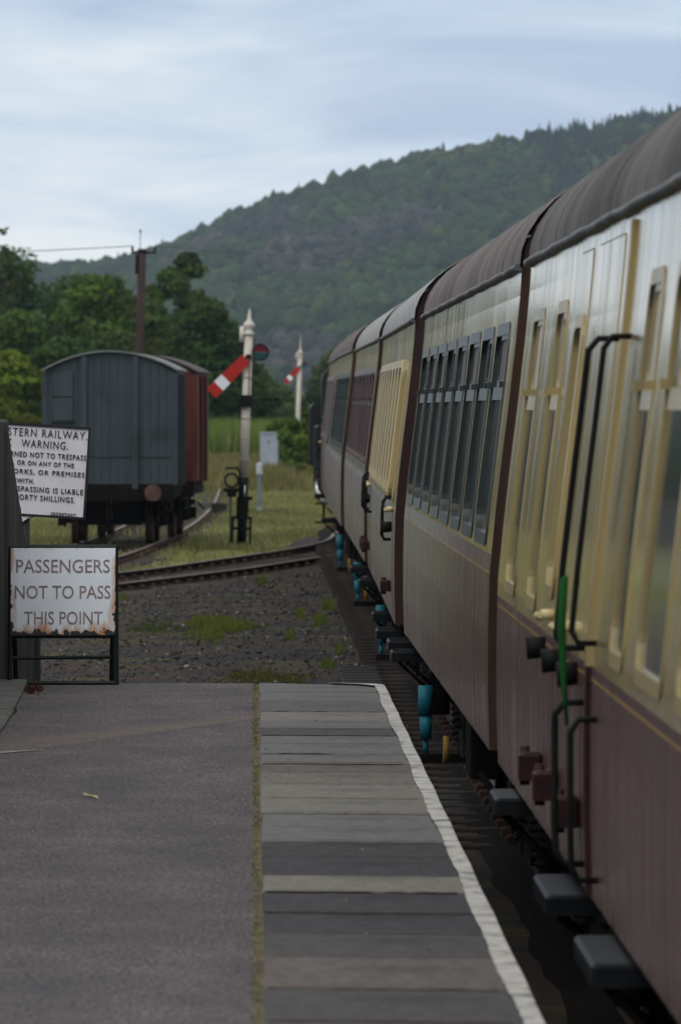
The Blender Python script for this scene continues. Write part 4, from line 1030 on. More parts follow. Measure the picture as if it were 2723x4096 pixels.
def aframe_sign():
    Yp = 47.55; s = Yp / 30400.0
    def P(px, py): return ((px - 1016) * s, 2.66 - (py - 1640) * s)
    xl, zt_ = P(40, 2188); xr, zb = P(466, 2545); zf = PZ
    cx = (xl + xr) / 2
    root = thing('warning_board', 'white rust-chipped folding board reading PASSENGERS NOT TO PASS THIS POINT', 'sign', (cx, Yp, PZ), (0, 0, R(0.6)))
    hwid = (xr - xl) / 2; H = zt_ - PZ; hb = zb - PZ
    f = MB(); fw = 0.022
    lean = 0.10
    def bar(mb, x0, z0, x1, z1, w=fw, d=0.02, y0=0, y1=0):
        a = Vector((x0, y0, z0)); b_ = Vector((x1, y1, z1)); mb.tube([a, b_], w / 2 * 1.25, 4, smooth=False)
    for sx in (-1, 1):
        MB().tube([(sx * hwid, 0.0, 0.0), (sx * hwid * 0.985, lean, H)], 0.0165, 4, smooth=False).build('front_leg', FRAME_BLK, root)
        MB().tube([(sx * hwid * 0.90, 0.34, 0.0), (sx * hwid * 0.965, lean + 0.02, H)], 0.015, 4, smooth=False).build('rear_leg', FRAME_BLK, root)
    MB().tube([(-hwid, 0.0, 0.012), (hwid, 0.0, 0.012)], 0.014, 4, smooth=False).build('bottom_rail', FRAME_BLK, root)
    MB().tube([(-hwid, 0.07, 0.165), (hwid * 0.9, 0.27, 0.165)], 0.0001 + 0.011, 4, smooth=False).build('stay_bar', FRAME_BLK, root)
    MB().tube([(-hwid, lean, H), (hwid, lean, H)], 0.014, 4, smooth=False).build('top_rail', FRAME_BLK, root)
    MB().tube([(-hwid, lean * hb / H, hb), (hwid, lean * hb / H, hb)], 0.014, 4, smooth=False).build('middle_rail', FRAME_BLK, root)
    W_, H_ = 2 * hwid - 0.012, H - hb - 0.012
    tilt = math.atan2(lean, H)
    pl = MB().box(-W_ / 2, W_ / 2, -0.003, 0.003, -H_ / 2, H_ / 2).build('enamel_plate', rust_plate('chipped_enamel', W_, H_, (0.78, 0.84, 0.90)), root,
                                                                       loc=(0, lean * (H + hb) / 2 / H - 0.020, (H + hb) / 2), rot=(-tilt, 0, 0))
    ink = pm('faded_brown_lettering', (0.20, 0.15, 0.15), (0.30, 0.235, 0.225), scale=14, rough=0.6)
    zc = PZ + (H + hb) / 2
    for body, xa, xb, ya, yb in (('PASSENGERS', 65, 440, 2238, 2292), ('NOT TO PASS', 60, 443, 2343, 2396), ('THIS POINT', 98, 411, 2447, 2500)):
        a = P(xa, yb); b_ = P(xb, ya)
        text_mesh('lettering', body, b_[0] - a[0], b_[1] - a[1], ink, pl, ((a[0] + b_[0]) / 2 - cx, -0.0042, (a[1] + b_[1]) / 2 - zc), depth=0.001, bold=0.004)
aframe_sign()
def trespass_sign():
    Yp = 53.0; s = Yp / 30400.0
    cx, cz = (75 - 1016) * s, 2.66 - (1877 - 1640) * s
    root = thing('trespass_notice', 'white cast iron public warning notice with raised black letters behind the fence', 'sign', (cx, Yp, GZ))
    IRON = pm('cast_iron_black', (0.012, 0.012, 0.014), (0.024, 0.024, 0.026), scale=9, rough=0.5)
    MB().cyl((0.045, 0.04, -0.3), (0.045, 0.04, cz - GZ - 0.2), 0.035, n=14).build('post', IRON, root)
    W_, H_ = 0.94, 0.612
    rot = (0, R(3.6), 0)
    # plate with a raised rim and the boss below
    wm = pm('notice_white_enamel', (0.60, 0.58, 0.61), (0.68, 0.66, 0.69), scale=8, rough=0.4)
    pl = MB().box(-W_ / 2, W_ / 2, 0, 0.012, -H_ / 2, H_ / 2).build('notice_plate', wm, root, loc=(0, 0, cz - GZ), rot=rot)
    r = MB(); t = 0.017
    r.box(-W_ / 2 - t, W_ / 2 + t, -0.010, 0.014, H_ / 2, H_ / 2 + t).box(-W_ / 2 - t, W_ / 2 + t, -0.010, 0.014, -H_ / 2 - t, -H_ / 2)
    r.box(-W_ / 2 - t, -W_ / 2, -0.009, 0.013, -H_ / 2, H_ / 2).box(W_ / 2, W_ / 2 + t, -0.009, 0.013, -H_ / 2, H_ / 2)
    r.build('rim', IRON, pl)
    # boss: white with dark edge
    out = [(-0.135, -H_ / 2 - t), (0.135, -H_ / 2 - t), (0.10, -H_ / 2 - 0.030), (0.075, -H_ / 2 - 0.055), (0.055, -H_ / 2 - 0.075), (-0.055, -H_ / 2 - 0.075), (-0.075, -H_ / 2 - 0.055), (-0.10, -H_ / 2 - 0.030)]
    MB().prism(out, 0.0, 0.014).build('boss_edge', IRON, pl)
    inn = [(-0.115, -H_ / 2 - t - 0.001), (0.115, -H_ / 2 - t - 0.001), (0.085, -H_ / 2 - 0.030), (0.06, -H_ / 2 - 0.052), (0.045, -H_ / 2 - 0.064), (-0.045, -H_ / 2 - 0.064), (-0.06, -H_ / 2 - 0.052), (-0.085, -H_ / 2 - 0.030)]
    MB().prism(inn, -0.004, 0.0).build('boss', wm, pl)
    # text: right-hand ends measured on the notice; (string, right edge, width, cap centre height from top, cap height)
    k = 1 / 573.6
    def line(body, xr, w, yc, h, bold=0.006):
        x1 = (xr - 75) * k; z = (1877 - yc) * k
        text_mesh('lettering', body, w, h, IRON, pl, (x1 - w / 2, -0.003, z), depth=0.004, bold=bold, space=1.18)
    # positions unrotated by 3.6 deg about the plate centre
    line('GREAT WESTERN RAILWAY.', 341, 0.905, 1727, 0.054, -0.008)
    line('PUBLIC   WARNING.', 267, 0.60, 1771, 0.054, -0.008)
    line('PERSONS ARE WARNED NOT TO TRESPASS', 342, 0.91, 1815, 0.036, 0)
    line('UPON THE RAILWAY, OR ON ANY OF THE', 295, 0.83, 1850, 0.036, 0)
    line('STATIONS, WORKS, OR PREMISES', 340, 0.85, 1885, 0.038, 0)
    line('CONNECTED THEREWITH.', 141, 0.53, 1921, 0.033, 0)
    line('ANY PERSON TRESPASSING IS LIABLE', 338, 0.88, 1953, 0.036, 0)
    line('TO A PENALTY OF FORTY SHILLINGS.', 308, 0.85, 1986, 0.038, 0)
    line('SECRETARY', 316, 0.175, 2046, 0.022, 0)
trespass_sign()

def fence():
    Y0 = 24.0
    root = thing('board_fence', 'weathered grey close-boarded fence sloping down to its end post', 'fence', (0, 0, GZ))
    wood = [pm('fence_wood_%d' % i, (0.034 + 0.010 * i, 0.036 + 0.010 * i, 0.034 + 0.009 * i), (0.080 + 0.018 * i, 0.084 + 0.018 * i, 0.078 + 0.016 * i), scale=4, stretch=(6, 6, 0.35), rough=0.9, bump=0.5, bscale=14) for i in range(3)]
    def fx(y): return float(np.interp(y, [24, 44, 48.3, 52.4], [-2.2, -1.74, -1.60, -1.512]))
    def top(y):
        if y < 48.7: return 2.585
        return max(1.5, 2.585 - (y - 48.7) * 0.345)
    y = Y0
    while y < 52.2:
        w = random.uniform(0.135, 0.15); z = top(y) + random.uniform(-0.012, 0.004); z2 = top(y + w)
        x = fx(y) + random.uniform(-0.004, 0.004); x2 = fx(y + w)
        b0 = PZ - GZ if y < 48.3 else 0.0
        V = [(x - .011, y, b0), (x + .011, y, b0), (x2 + .011, y + w, b0), (x2 - .011, y + w, b0), (x - .011, y, z - GZ), (x + .011, y, z - GZ), (x2 + .011, y + w, z2 - GZ), (x2 - .011, y + w, z2 - GZ)]
        MB().add(V, [(0, 3, 2, 1), (4, 5, 6, 7), (0, 1, 5, 4), (1, 2, 6, 5), (2, 3, 7, 6), (3, 0, 4, 7)]).build('board', wood[random.randrange(3)], root); y += w + 0.008
    for zz in (1.25, 1.45):
        q = [(fx(a) - 0.05, a, zz) for a in (Y0, 48.3, 52.2)]
        MB().tube(q, 0.035, 4, smooth=False).build('rail', wood[0], root)
    for py, h, x in ((48.42, 2.60 - GZ, -1.607), (52.3, 1.50 - GZ, -1.512)):
        MB().box(x - 0.05, x + 0.045, py - 0.05, py + 0.05, 0.0, h, ch=0.012).build('post', wood[1], root)
fence()

# ================================================================== GOODS VANS
def van(name, label, near, yaw, cols, hatch=True, ln=5.7):
    root = thing(name, label, 'goods van', (near[0], near[1], 0), (0, 0, yaw))
    cb, cp, roofc = cols
    W = 1.28; zb, ze, zc = 1.20, 3.43, 3.80
    def arc(x, w=W): return ze + (zc - ze) * (1 - (x / w) ** 2)
    # core behind the planks
    k = MB(); n = 14
    poly = [(-W + 0.02, zb)] + [(x, arc(x) - 0.03) for x in np.linspace(-W + 0.02, W - 0.02, n)] + [(W - 0.02, zb)]
    k.prism(poly, 0.03, ln - 0.03); k.build('core', cp, root)
    # end planks, upright
    np_ = 16; pw = 2 * W / np_
    for i in range(np_):
        x0 = -W + i * pw + 0.004; x1 = x0 + pw - 0.008
        if hatch and i in (2, 3): pass
        MB().add([(x0, 0.0, zb), (x1, 0.0, zb), (x1, 0.0, arc(x1) - 0.01), (x0, 0.0, arc(x0) - 0.01), (x0, 0.03, zb), (x1, 0.03, zb), (x1, 0.03, arc(x1) - 0.01), (x0, 0.03, arc(x0) - 0.01)],
                 [(0, 1, 2, 3), (4, 7, 6, 5), (0, 4, 5, 1), (3, 2, 6, 7), (0, 3, 7, 4), (1, 5, 6, 2)]).build('end_plank', cb, root)
    # side planks, upright on the right-hand side
    m = 30; pl = (ln - 0.1) / m; me = None
    for i in range(m):
        y0 = 0.05 + i * pl
        if me is None: me = MB().box(W - 0.02, W + 0.008, 0.004, pl - 0.006, zb, ze - 0.02).build('side_plank', cb, root, loc=(0, y0, 0)).data
        else: child(me, 'side_plank', root, (0, y0, 0))
    for x in (-0.51, 0.50): MB().box(x - 0.06, x + 0.06, -0.07, 0.0 - 0.001, zb - 0.1, arc(x) - 0.02, ch=0.008).build('end_post', cb, root)
    for x in (-1, 1): MB().box(x * W - 0.06, x * W + 0.06, -0.02, 0.10, zb - 0.02, ze - 0.03, ch=0.01).build('corner_post', cb, root)
    for y in (1.7, 2.05, ln - 2.1, ln - 1.75): MB().box(W + 0.009, W + 0.07, y - 0.04, y + 0.04, zb - 0.05, ze - 0.05).build('side_post', cb, root)
    MB().box(-W, W, -0.012, -0.002, 1.72, 1.745).build('end_strap', cp, root)
    if hatch:
        for z0, z1 in ((2.93, 3.40), (2.46, 2.90)):
            h = MB().box(-1.13, -0.72, -0.045, -0.001, z0, z1, ch=0.012)
            h.build('hatch', cb, root)
        MB().box(-1.15, -0.70, -0.055, -0.001, 2.42, 2.452).build('hatch_sill', cp, root)
    r = MB(); V = []; F = []
    xs = np.linspace(-W - 0.05, W + 0.05, 21)
    for y in (-0.09, ln + 0.09):
        for dz in (0.0, 0.035): V += [(x, y, arc(x, W + 0.05) + dz + 0.005) for x in xs]
    q = len(xs)
    for i in range(q - 1): F += [(i, i + 1, q + i + 1, q + i), (q + i, q + i + 1, 3 * q + i + 1, 3 * q + i), (2 * q + i, 3 * q + i, 3 * q + i + 1, 2 * q + i + 1), (i, 2 * q + i, 2 * q + i + 1, i + 1)]
    F += [(0, q, 3 * q, 2 * q), (q - 1, 3 * q - 1, 4 * q - 1, 2 * q - 1)]
    r.add(V, F).build('roof', roofc, root)
    u = MB().box(-W + 0.02, W - 0.02, -0.02, 0.10, 0.86, zb - 0.002).box(-W + 0.1, -W + 0.22, 0.1, ln, 0.9, zb - 0.002).box(W - 0.22, W - 0.1, 0.1, ln, 0.9, zb - 0.002).box(-0.9, 0.9, 1.1, ln - 1.1, 0.5, 0.9)
    u.box(-0.6, 0.6, 0.6, 1.0, 0.38, 0.86)
    u.build('underframe', GRIME, root)
    for s in (-1, 1):
        MB().cyl((s * 0.865, -0.02, 1.03), (s * 0.865, -0.42, 1.03), 0.09, 0.075, n=14).build('buffer_shank', GRIME, root)
        MB().cyl((s * 0.865, -0.40, 1.03), (s * 0.865, -0.45, 1.03), 0.165, n=24).build('buffer', pm('buffer_face_rust', (0.07, 0.036, 0.030), (0.11, 0.06, 0.05), scale=5, rough=0.7), root)
        for y in (1.3, ln - 1.3):
            w = MB(); V = []; F = []; n = 28
            for r_, x_ in [(0.08, 0.04), (0.3, 0.02), (0.40, 0.06), (0.455, 0.065), (0.46, -0.05), (0.49, -0.065), (0.49, -0.08), (0.3, -0.04), (0.08, -0.04)]:
                for k2 in range(n): V.append((s * (0.74 + x_), y + r_ * math.cos(2 * math.pi * k2 / n), 0.462 + r_ * math.sin(2 * math.pi * k2 / n)))
            for i in range(8):
                for k2 in range(n): F.append((i * n + k2, i * n + (k2 + 1) % n, (i + 1) * n + (k2 + 1) % n, (i + 1) * n + k2))
            w.add(V, F).build('wheel', RAIL_RUST, root)
            a = MB().prism([(y - 0.35, 0.9), (y + 0.35, 0.9), (y + 0.12, 0.34), (y - 0.12, 0.34)], s * 0.93, s * 0.97, plane='yz').box(s * 1.02 - 0.07, s * 1.02 + 0.07, y - 0.12, y + 0.12, 0.36, 0.60)
            for q2 in range(4): a.box(s * 1.02 - 0.04, s * 1.02 + 0.04, y - 0.5 + q2 * 0.08, y + 0.5 - q2 * 0.08, 0.74 - q2 * 0.03, 0.765 - q2 * 0.03)
            a.build('axle_guard', GRIME, root)
    for y in (1.3, ln - 1.3): MB().cyl((-0.74, y, 0.462), (0.74, y, 0.462), 0.07, n=10).build('axle', GRIME, root)
    c = MB(); 
    for q2 in range(3):
        z = 0.98 - q2 * 0.17
        c.tube([(0.05 * math.cos(t), -0.14 - 0.02 * q2, z - 0.07 + 0.11 * math.sin(t)) for t in np.linspace(0, 2 * math.pi, 13)], 0.018, 6)
    c.build('coupling_chain', GRIME, root)
    b = MB().tube([(W - 0.05, ln - 0.8, 0.55), (W - 0.05, 2.2, 0.72)], 0.022, 6); b.build('brake_lever', GRIME, root)
BLUEV = pm('van_blue_grey', (0.027, 0.039, 0.046), (0.040, 0.054, 0.061), scale=2.0, stretch=(2, 2, 0.4), rough=0.6, spec=0.35, c3=(0.015, 0.022, 0.026), s3=1.2)
BLUED = pm('van_blue_dark', (0.018, 0.026, 0.030), (0.028, 0.038, 0.042), scale=3, rough=0.7)
REDV = pm('van_bauxite_red', (0.070, 0.019, 0.015), (0.115, 0.034, 0.026), scale=2.5, stretch=(2, 2, 0.4), rough=0.6, c3=(0.06, 0.018, 0.016), s3=1.5)
REDD = pm('van_red_dark', (0.035, 0.012, 0.010), (0.055, 0.018, 0.015), scale=3, rough=0.7)
van('goods_van', 'blue-grey planked goods van, end on, with domed pale roof', (-2.84, 150.0), R(-1.5), (BLUEV, BLUED, pm('van_roof_pale', (0.13, 0.14, 0.138), (0.20, 0.208, 0.203), scale=3, rough=0.6)))
van('goods_van', 'red goods van coupled behind the blue-grey one', (-2.50, 157.4), R(-2.4), (REDV, REDD, pm('van_roof_dark', (0.05, 0.035, 0.033), (0.08, 0.06, 0.055), scale=3, rough=0.7)), hatch=False)

# ================================================================== SIGNALS
WHITE_P = pm('signal_white_paint', (0.46, 0.42, 0.35), (0.58, 0.55, 0.48), scale=3, stretch=(1, 1, 0.6), rough=0.55, c3=(0.50, 0.43, 0.33), s3=2)
S_RED = pm('signal_red', (0.34, 0.018, 0.012), (0.42, 0.026, 0.018), scale=3, rough=0.45)
S_WHITE = pm('signal_band_white', (0.70, 0.72, 0.75), (0.78, 0.80, 0.82), scale=3, rough=0.45)
def glassm(name, c):
    m = pm(name, c, rough=0.15); return m
def semaphore(label, loc, H, r0, r1, arm_z, arm_l, arm_w, arm_a, lens_col, scale_sp=1.0, base='trestle', white_from=1.35, box_z=None):
    root = thing('semaphore_signal', label, 'railway signal', loc, (0, R(2.0), 0))
    ztop = H
    MB().tube([(0, 0, white_from), (0, 0, (white_from + arm_z) / 2), (0, 0, arm_z + 0.45)], [r0, (r0 + r1) / 2, r1], 10).build('post', WHITE_P, root)
    if white_from > 0.1: MB().cyl((0, 0, -0.3), (0, 0, white_from), r0 * 1.02, n=10).build('post_base', BLACKM, root)
    if base == 'trestle':
        bs = MB()
        for z in np.arange(white_from + 0.35, arm_z, 0.42): bs.cyl((0, 0, z), (0, 0, z + 0.018), r0 * 1.03, n=12)
        tag(bs.build('post_hoops', pm('hoop_grey', (0.38, 0.34, 0.28), scale=3, rough=0.7), root), kind='stuff')
    f0 = arm_z + 0.45
    MB().lathe([(r1 * 1.35, 0), (r1 * 1.4, 0.03), (r1 * 0.95, 0.06), (r1 * 0.8, 0.12), (r1 * 1.3, 0.17), (r1 * 1.35, 0.22), (r1 * 0.8, 0.27), (r1 * 0.5, 0.31), (r1 * 0.32, 0.45), (r1 * 0.04, ztop - f0 + 0.12)], 14, (0, 0, f0)).build('finial', WHITE_P, root)
    ca, sa = math.cos(arm_a), math.sin(arm_a)
    def ar(u, v): return (-(u * ca) + v * sa, arm_z - u * sa - v * ca + 0.0)   # u along the arm, v across
    am = MB()
    for u0, u1, mi in ((0.05, arm_l * 0.60, 0), (arm_l * 0.60, arm_l * 0.80, 1), (arm_l * 0.80, arm_l, 0)):
        w0 = arm_w * (0.42 + 0.08 * u0 / arm_l); w1 = arm_w * (0.42 + 0.08 * u1 / arm_l)
        am.prism([ar(u0, -w0), ar(u1, -w1), ar(u1, w1), ar(u0, w0)], -r0 - 0.05, -r0 - 0.03, mi=mi)
    arm = am.build('arm', [S_RED, S_WHITE], root)
    # spectacle plate on the other side of the post
    spx = 0.25 * scale_sp; spz = arm_z + 0.10 * scale_sp
    s = MB()
    def sector(a0, a1, r_, y0, y1, cx, cz, mi=0, mb=None):
        mb.prism([(cx, cz)] + [(cx + r_ * math.cos(R(a)), cz + r_ * math.sin(R(a))) for a in np.linspace(a0, a1, 10)], y0, y1, mi=mi)
    ring = MB(); ring.tube([(spx + 0.165 * scale_sp * math.cos(t), -r0 - 0.04, spz + 0.165 * scale_sp * math.sin(t)) for t in np.linspace(0, 2 * math.pi, 21)], 0.018 * scale_sp, 6)
    ring.box(-0.05, spx - 0.18 * scale_sp, -r0 - 0.055, -r0 - 0.025, arm_z - 0.04, arm_z + 0.05)
    ring.build('spectacle_frame', BLACKM, root)
    l1 = MB(); sector(0, 180, 0.16 * scale_sp, -r0 - 0.045, -r0 - 0.035, spx, spz + 0.006, mb=l1); l1.build('red_lens', pm('lens_dark_red', (0.10, 0.010, 0.016), rough=0.2), root)
    l2 = MB(); sector(180, 360, 0.16 * scale_sp, -r0 - 0.045, -r0 - 0.035, spx, spz - 0.006, mb=l2); l2.build('lower_lens', lens_col, root)
    MB().cyl((-r1 - 0.05, -0.03, arm_z + 0.30), (-r1 - 0.05, -0.03, arm_z + 0.62), 0.05 * scale_sp, n=12).build('lamp_case', WHITE_P, root)
    if box_z:
        MB().box(-r0 - 0.02, r0 + 0.02, -r0 - 0.06, r0 + 0.02, box_z - 0.12, box_z + 0.12, ch=0.02).build('lever_box', BLACKM, root)
        MB().tube([(r0 * 0.4, -r0 - 0.03, box_z), (r0 * 0.3, -r0 - 0.03, arm_z - 0.05)], 0.012, 6).build('pull_rod', BLACKM, root)
        MB().lathe([(0.05, 0), (0.055, 0.05), (0.03, 0.08)], 10, (0.62, 0, box_z + 0.02)).box(r0, 0.62, -0.012, 0.012, box_z + 0.02, box_z + 0.04).build('counterweight', BLACKM, root)
    return root
sg = semaphore('nearer white semaphore signal with its red and white arm lowered', (-0.258, 155.5, GZ), 4.76, 0.104, 0.088, 3.88, 1.06, 0.275, R(47), pm('lens_dark_green', (0.010, 0.055, 0.050), rough=0.2), box_z=2.98, white_from=1.42)
# trestle, ladder and detector gear round the foot of the near signal (parts of it)
def signal_foot(root):
    b = MB()
    for x in (-0.19, 0.17): b.box(x - 0.025, x + 0.025, -0.35, -0.30, 0, 0.62)
    b.box(-0.22, 0.20, -0.36, -0.29, 0.56, 0.62).box(-0.22, 0.20, -0.36, -0.29, 0.34, 0.40); b.build('wire_wheel_frame', BLACKM, root)
    for x in (-0.06, 0.04):
        MB().tube([(x, -0.33, 0.02), (x, -0.33, 0.58)], 0.010, 6).build('wire_rod', BLACKM, root)
    MB().box(-0.32, 0.28, -0.45, -0.15, -0.08, 0.03, ch=0.015).build('footing', BLACKM, root)
    MB().box(-0.13, 0.12, -0.28, -0.13, 0.62, 1.02, ch=0.02).box(-0.10, 0.02, -0.30, -0.2, 1.0, 1.30).box(0.08, 0.19, -0.24, -0.14, 0.95, 1.03).build('detector_case', GRIME, root)
    MB().tube([(0.02, -0.16, 0.95), (0.02, -0.16, 1.25)], 0.022, 8).build('bright_rod', SILVER, root)
signal_foot(sg)
semaphore('far thin white semaphore signal with a small lowered arm', (1.90, 345.0, GZ), 6.15, 0.115, 0.10, 4.75, 0.95, 0.25, R(50), pm('lens_blue', (0.015, 0.10, 0.22), rough=0.2), scale_sp=0.85, base='plain', white_from=0.0, box_z=None)
# ground disc beside it
def ground_disc():
    root = thing('ground_disc', 'black ring shaped ground disc on a thin post beside the near signal', 'railway signal', (-0.475, 154.6, GZ))
    MB().tube([(0, 0, -0.1), (0, 0, 1.12)], 0.022, 8).build('post', pm('disc_post_grey', (0.03, 0.04, 0.04), scale=4, rough=0.6), root)
    z = 1.36
    MB().tube([(0.02 + 0.135 * math.cos(t), -0.02, z + 0.135 * math.sin(t)) for t in np.linspace(0, 2 * math.pi, 25)], 0.024, 8).build('ring', BLACKM, root)
    MB().box(-0.14, 0.17, -0.06, 0.08, 1.12, 1.20, ch=0.01).box(-0.07, 0.12, -0.05, 0.05, 1.02, 1.13).build('lamp_bracket', BLACKM, root)
    MB().box(-0.10, 0.16, -0.03, 0.03, 1.585, 1.63).tube([(0.14, 0, 1.61), (0.19, 0, 1.50), (0.20, 0, 1.16)], 0.022, 6).build('hood', BLACKM, root)
ground_disc()
def marker_post():
    root = thing('marker_post', 'short grey post with a pale square head on the grass', 'post', (0.145, 205.0, GZ))
    g = pm('marker_grey', (0.10, 0.13, 0.14), (0.16, 0.19, 0.20), scale=5, rough=0.6)
    MB().box(-0.055, 0.055, -0.055, 0.055, -0.1, 1.06, ch=0.008).build('shaft', g, root)
    MB().box(-0.085, 0.085, -0.085, 0.085, 1.06, 1.38, ch=0.05).build('head', pm('marker_head', (0.34, 0.38, 0.41), (0.42, 0.46, 0.49), scale=4, rough=0.6), root)
    MB().box(-0.07, 0.07, -0.07, 0.07, -0.1, 0.18).build('foot', pm('marker_foot', (0.22, 0.26, 0.28), scale=4, rough=0.7), root)
marker_post()
def relay_cabinet():
    root = thing('relay_cabinet', 'pale grey lineside equipment cabinet standing in the long grass', 'cabinet', (0.64, 318.0, GZ), (0, 0, R(-6)))
    g = pm('cabinet_grey', (0.27, 0.31, 0.36), (0.35, 0.39, 0.43), scale=2, stretch=(1, 1, 0.4), rough=0.5)
    MB().box(-0.36, 0.36, -0.25, 0.25, 0.05, 1.80, ch=0.02).build('body', g, root)
    MB().box(-0.31, 0.33, -0.275, -0.251, 0.15, 1.72).build('door', g, root)
    MB().box(-0.39, 0.39, -0.29, 0.27, 1.801, 1.86, ch=0.02).build('lid', g, root)
    MB().box(-0.03, 0.03, -0.295, -0.276, 1.40, 1.48).build('lock', BLACKM, root)
relay_cabinet()
# low baulk of timber with a dark end, and a flat plank
o = MB().box(-0.85, 0.85, -0.14, 0.14, 0, 0.30, ch=0.02).build('timber_baulk', pm('old_baulk', (0.05, 0.047, 0.044), (0.10, 0.095, 0.085), scale=3, stretch=(0.5, 3, 3), rough=0.95), loc=(-1.55, 206.0, GZ - 0.02), rot=(0, 0, R(-12)))
tag(o, 'grey timber baulk lying on the grass behind the red van', 'timber')
o = MB().box(-0.19, 0.19, -0.15, 0.15, 0, 0.32, ch=0.02).build('sleeper_block', pm('tarred_block', (0.014, 0.015, 0.013), (0.024, 0.025, 0.02), scale=4, rough=0.9), loc=(-0.95, 203.4, GZ - 0.02))
tag(o, 'black square block at the end of the timber baulk', 'block')
o = MB().box(-0.58, 0.58, -0.13, 0.13, 0, 0.09, ch=0.015).build('plank', pm('plank_dark', (0.030, 0.028, 0.022), (0.05, 0.046, 0.037), scale=4, stretch=(0.5, 3, 3), rough=0.95), loc=(0.42, 206.5, GZ), rot=(0, 0, R(-3)))
tag(o, 'flat dark plank on the grass by the marker post', 'plank')
# telegraph pole with wires
def pole():
    root = thing('telegraph_pole', 'tall dark wooden telegraph pole rising behind the goods vans', 'pole', (-3.56, 230.0, GZ), (0, R(1.4), 0))
    wd = pm('pole_wood', (0.028, 0.020, 0.018), (0.05, 0.036, 0.031), scale=3, stretch=(3, 3, 0.3), rough=0.9)
    MB().tube([(0, 0, -0.5), (0, 0, 3.5), (-0.01, 0, 7.6)], [0.16, 0.145, 0.125], 10).build('shaft', wd, root)
    MB().lathe([(0.14, 0), (0.15, 0.05), (0.12, 0.12)], 10, (-0.01, 0, 7.55)).build('cap', BLACKM, root)
    MB().box(-0.33, 0.42, -0.06, 0.06, 7.52, 7.60).build('cross_arm', wd, root)
    for x in (-0.30, 0.38): MB().lathe([(0.03, 0), (0.045, 0.05), (0.03, 0.10), (0.04, 0.13), (0.015, 0.16)], 8, (x, 0, 7.60)).build('insulator', BLACKM, root)
    MB().tube([(-0.07, 0, 7.6), (-0.07, 0, 8.2)], 0.012, 6).lathe([(0.02, 0), (0.035, 0.06), (0.01, 0.12)], 8, (-0.07, 0, 8.14)).build('spike', BLACKM, root)
    MB().box(-0.20, -0.10, -0.1, 0.06, 6.9, 7.5).build('fuse_box', BLACKM, root)
pole()
for k, (x1, y1, z1, lab) in enumerate(((-30.0, 262.0, 8.05, 'thin overhead wire running left from the pole to the trees'), (40.0, 380.0, 8.6, 'thin overhead wire running right from the pole across the hill'))):
    x0 = -3.40 + (-0.30 if k == 0 else 0.38); pts = []
    for t in np.linspace(0, 1, 24): pts.append((x0 + (x1 - x0) * t, 230 + (y1 - 230) * t, 7.62 + (z1 - 7.62) * t - 1.2 * t * (1 - t)))
    tag(MB().tube(pts, 0.012 if k == 0 else 0.006, 4).build('overhead_wire', BLACKM), lab, 'wire')
# far white cottage behind the bushes beside the train
def cottage():
    root = thing('cottage', 'small white cottage far off between the signal and the train', 'house', (11.0, 905.0, GZ))
    MB().box(-3.8, 5, 0, 6, 0, 3.4).build('wall', pm('cottage_render', (0.55, 0.56, 0.55), (0.64, 0.65, 0.64), scale=1, rough=0.8), root)
    MB().prism([(0 - 0.4, 3.4), (6.4, 3.4), (3, 5.0)], -4.1, 5.3, plane='yz').build('roof', pm('cottage_slate', (0.07, 0.075, 0.085), (0.11, 0.115, 0.125), scale=1, rough=0.7), root)
    MB().box(-2.6, -1.7, -0.03, -0.001, 1.2, 2.3).build('window', GLASS, root)
    MB().box(-0.5, 0.4, -0.03, -0.001, 0.1, 2.1).build('door', BLACKM, root)
cottage()
# slatted boards laid beside the rail just past the platform ramp
def slats():
    root = thing('slatted_walkway', 'black slatted timber pad on the ground just past the platform corner', 'boards', (1.10, 73.0, GZ))
    tar = pm('tarred_slat', (0.007, 0.007, 0.008), (0.020, 0.020, 0.020), scale=5, stretch=(0.4, 3, 3), rough=0.7)
    me = None
    for i in range(11):
        y = i * 0.78
        if me is None:
            o = MB().prism([(-0.16, 0), (0.16, 0), (0.10, 0.035), (-0.13, 0.035)], -0.19, 0.19, plane='yz').build('slat', tar, root); me = o.data
        else: o = child(me, 'slat', root)
        o.location = (random.uniform(-0.01, 0.01), y, 0.03)
    MB().box(-0.20, 0.20, -0.3, 8.2, 0.0, 0.03).build('base_board', tar, root)
slats()
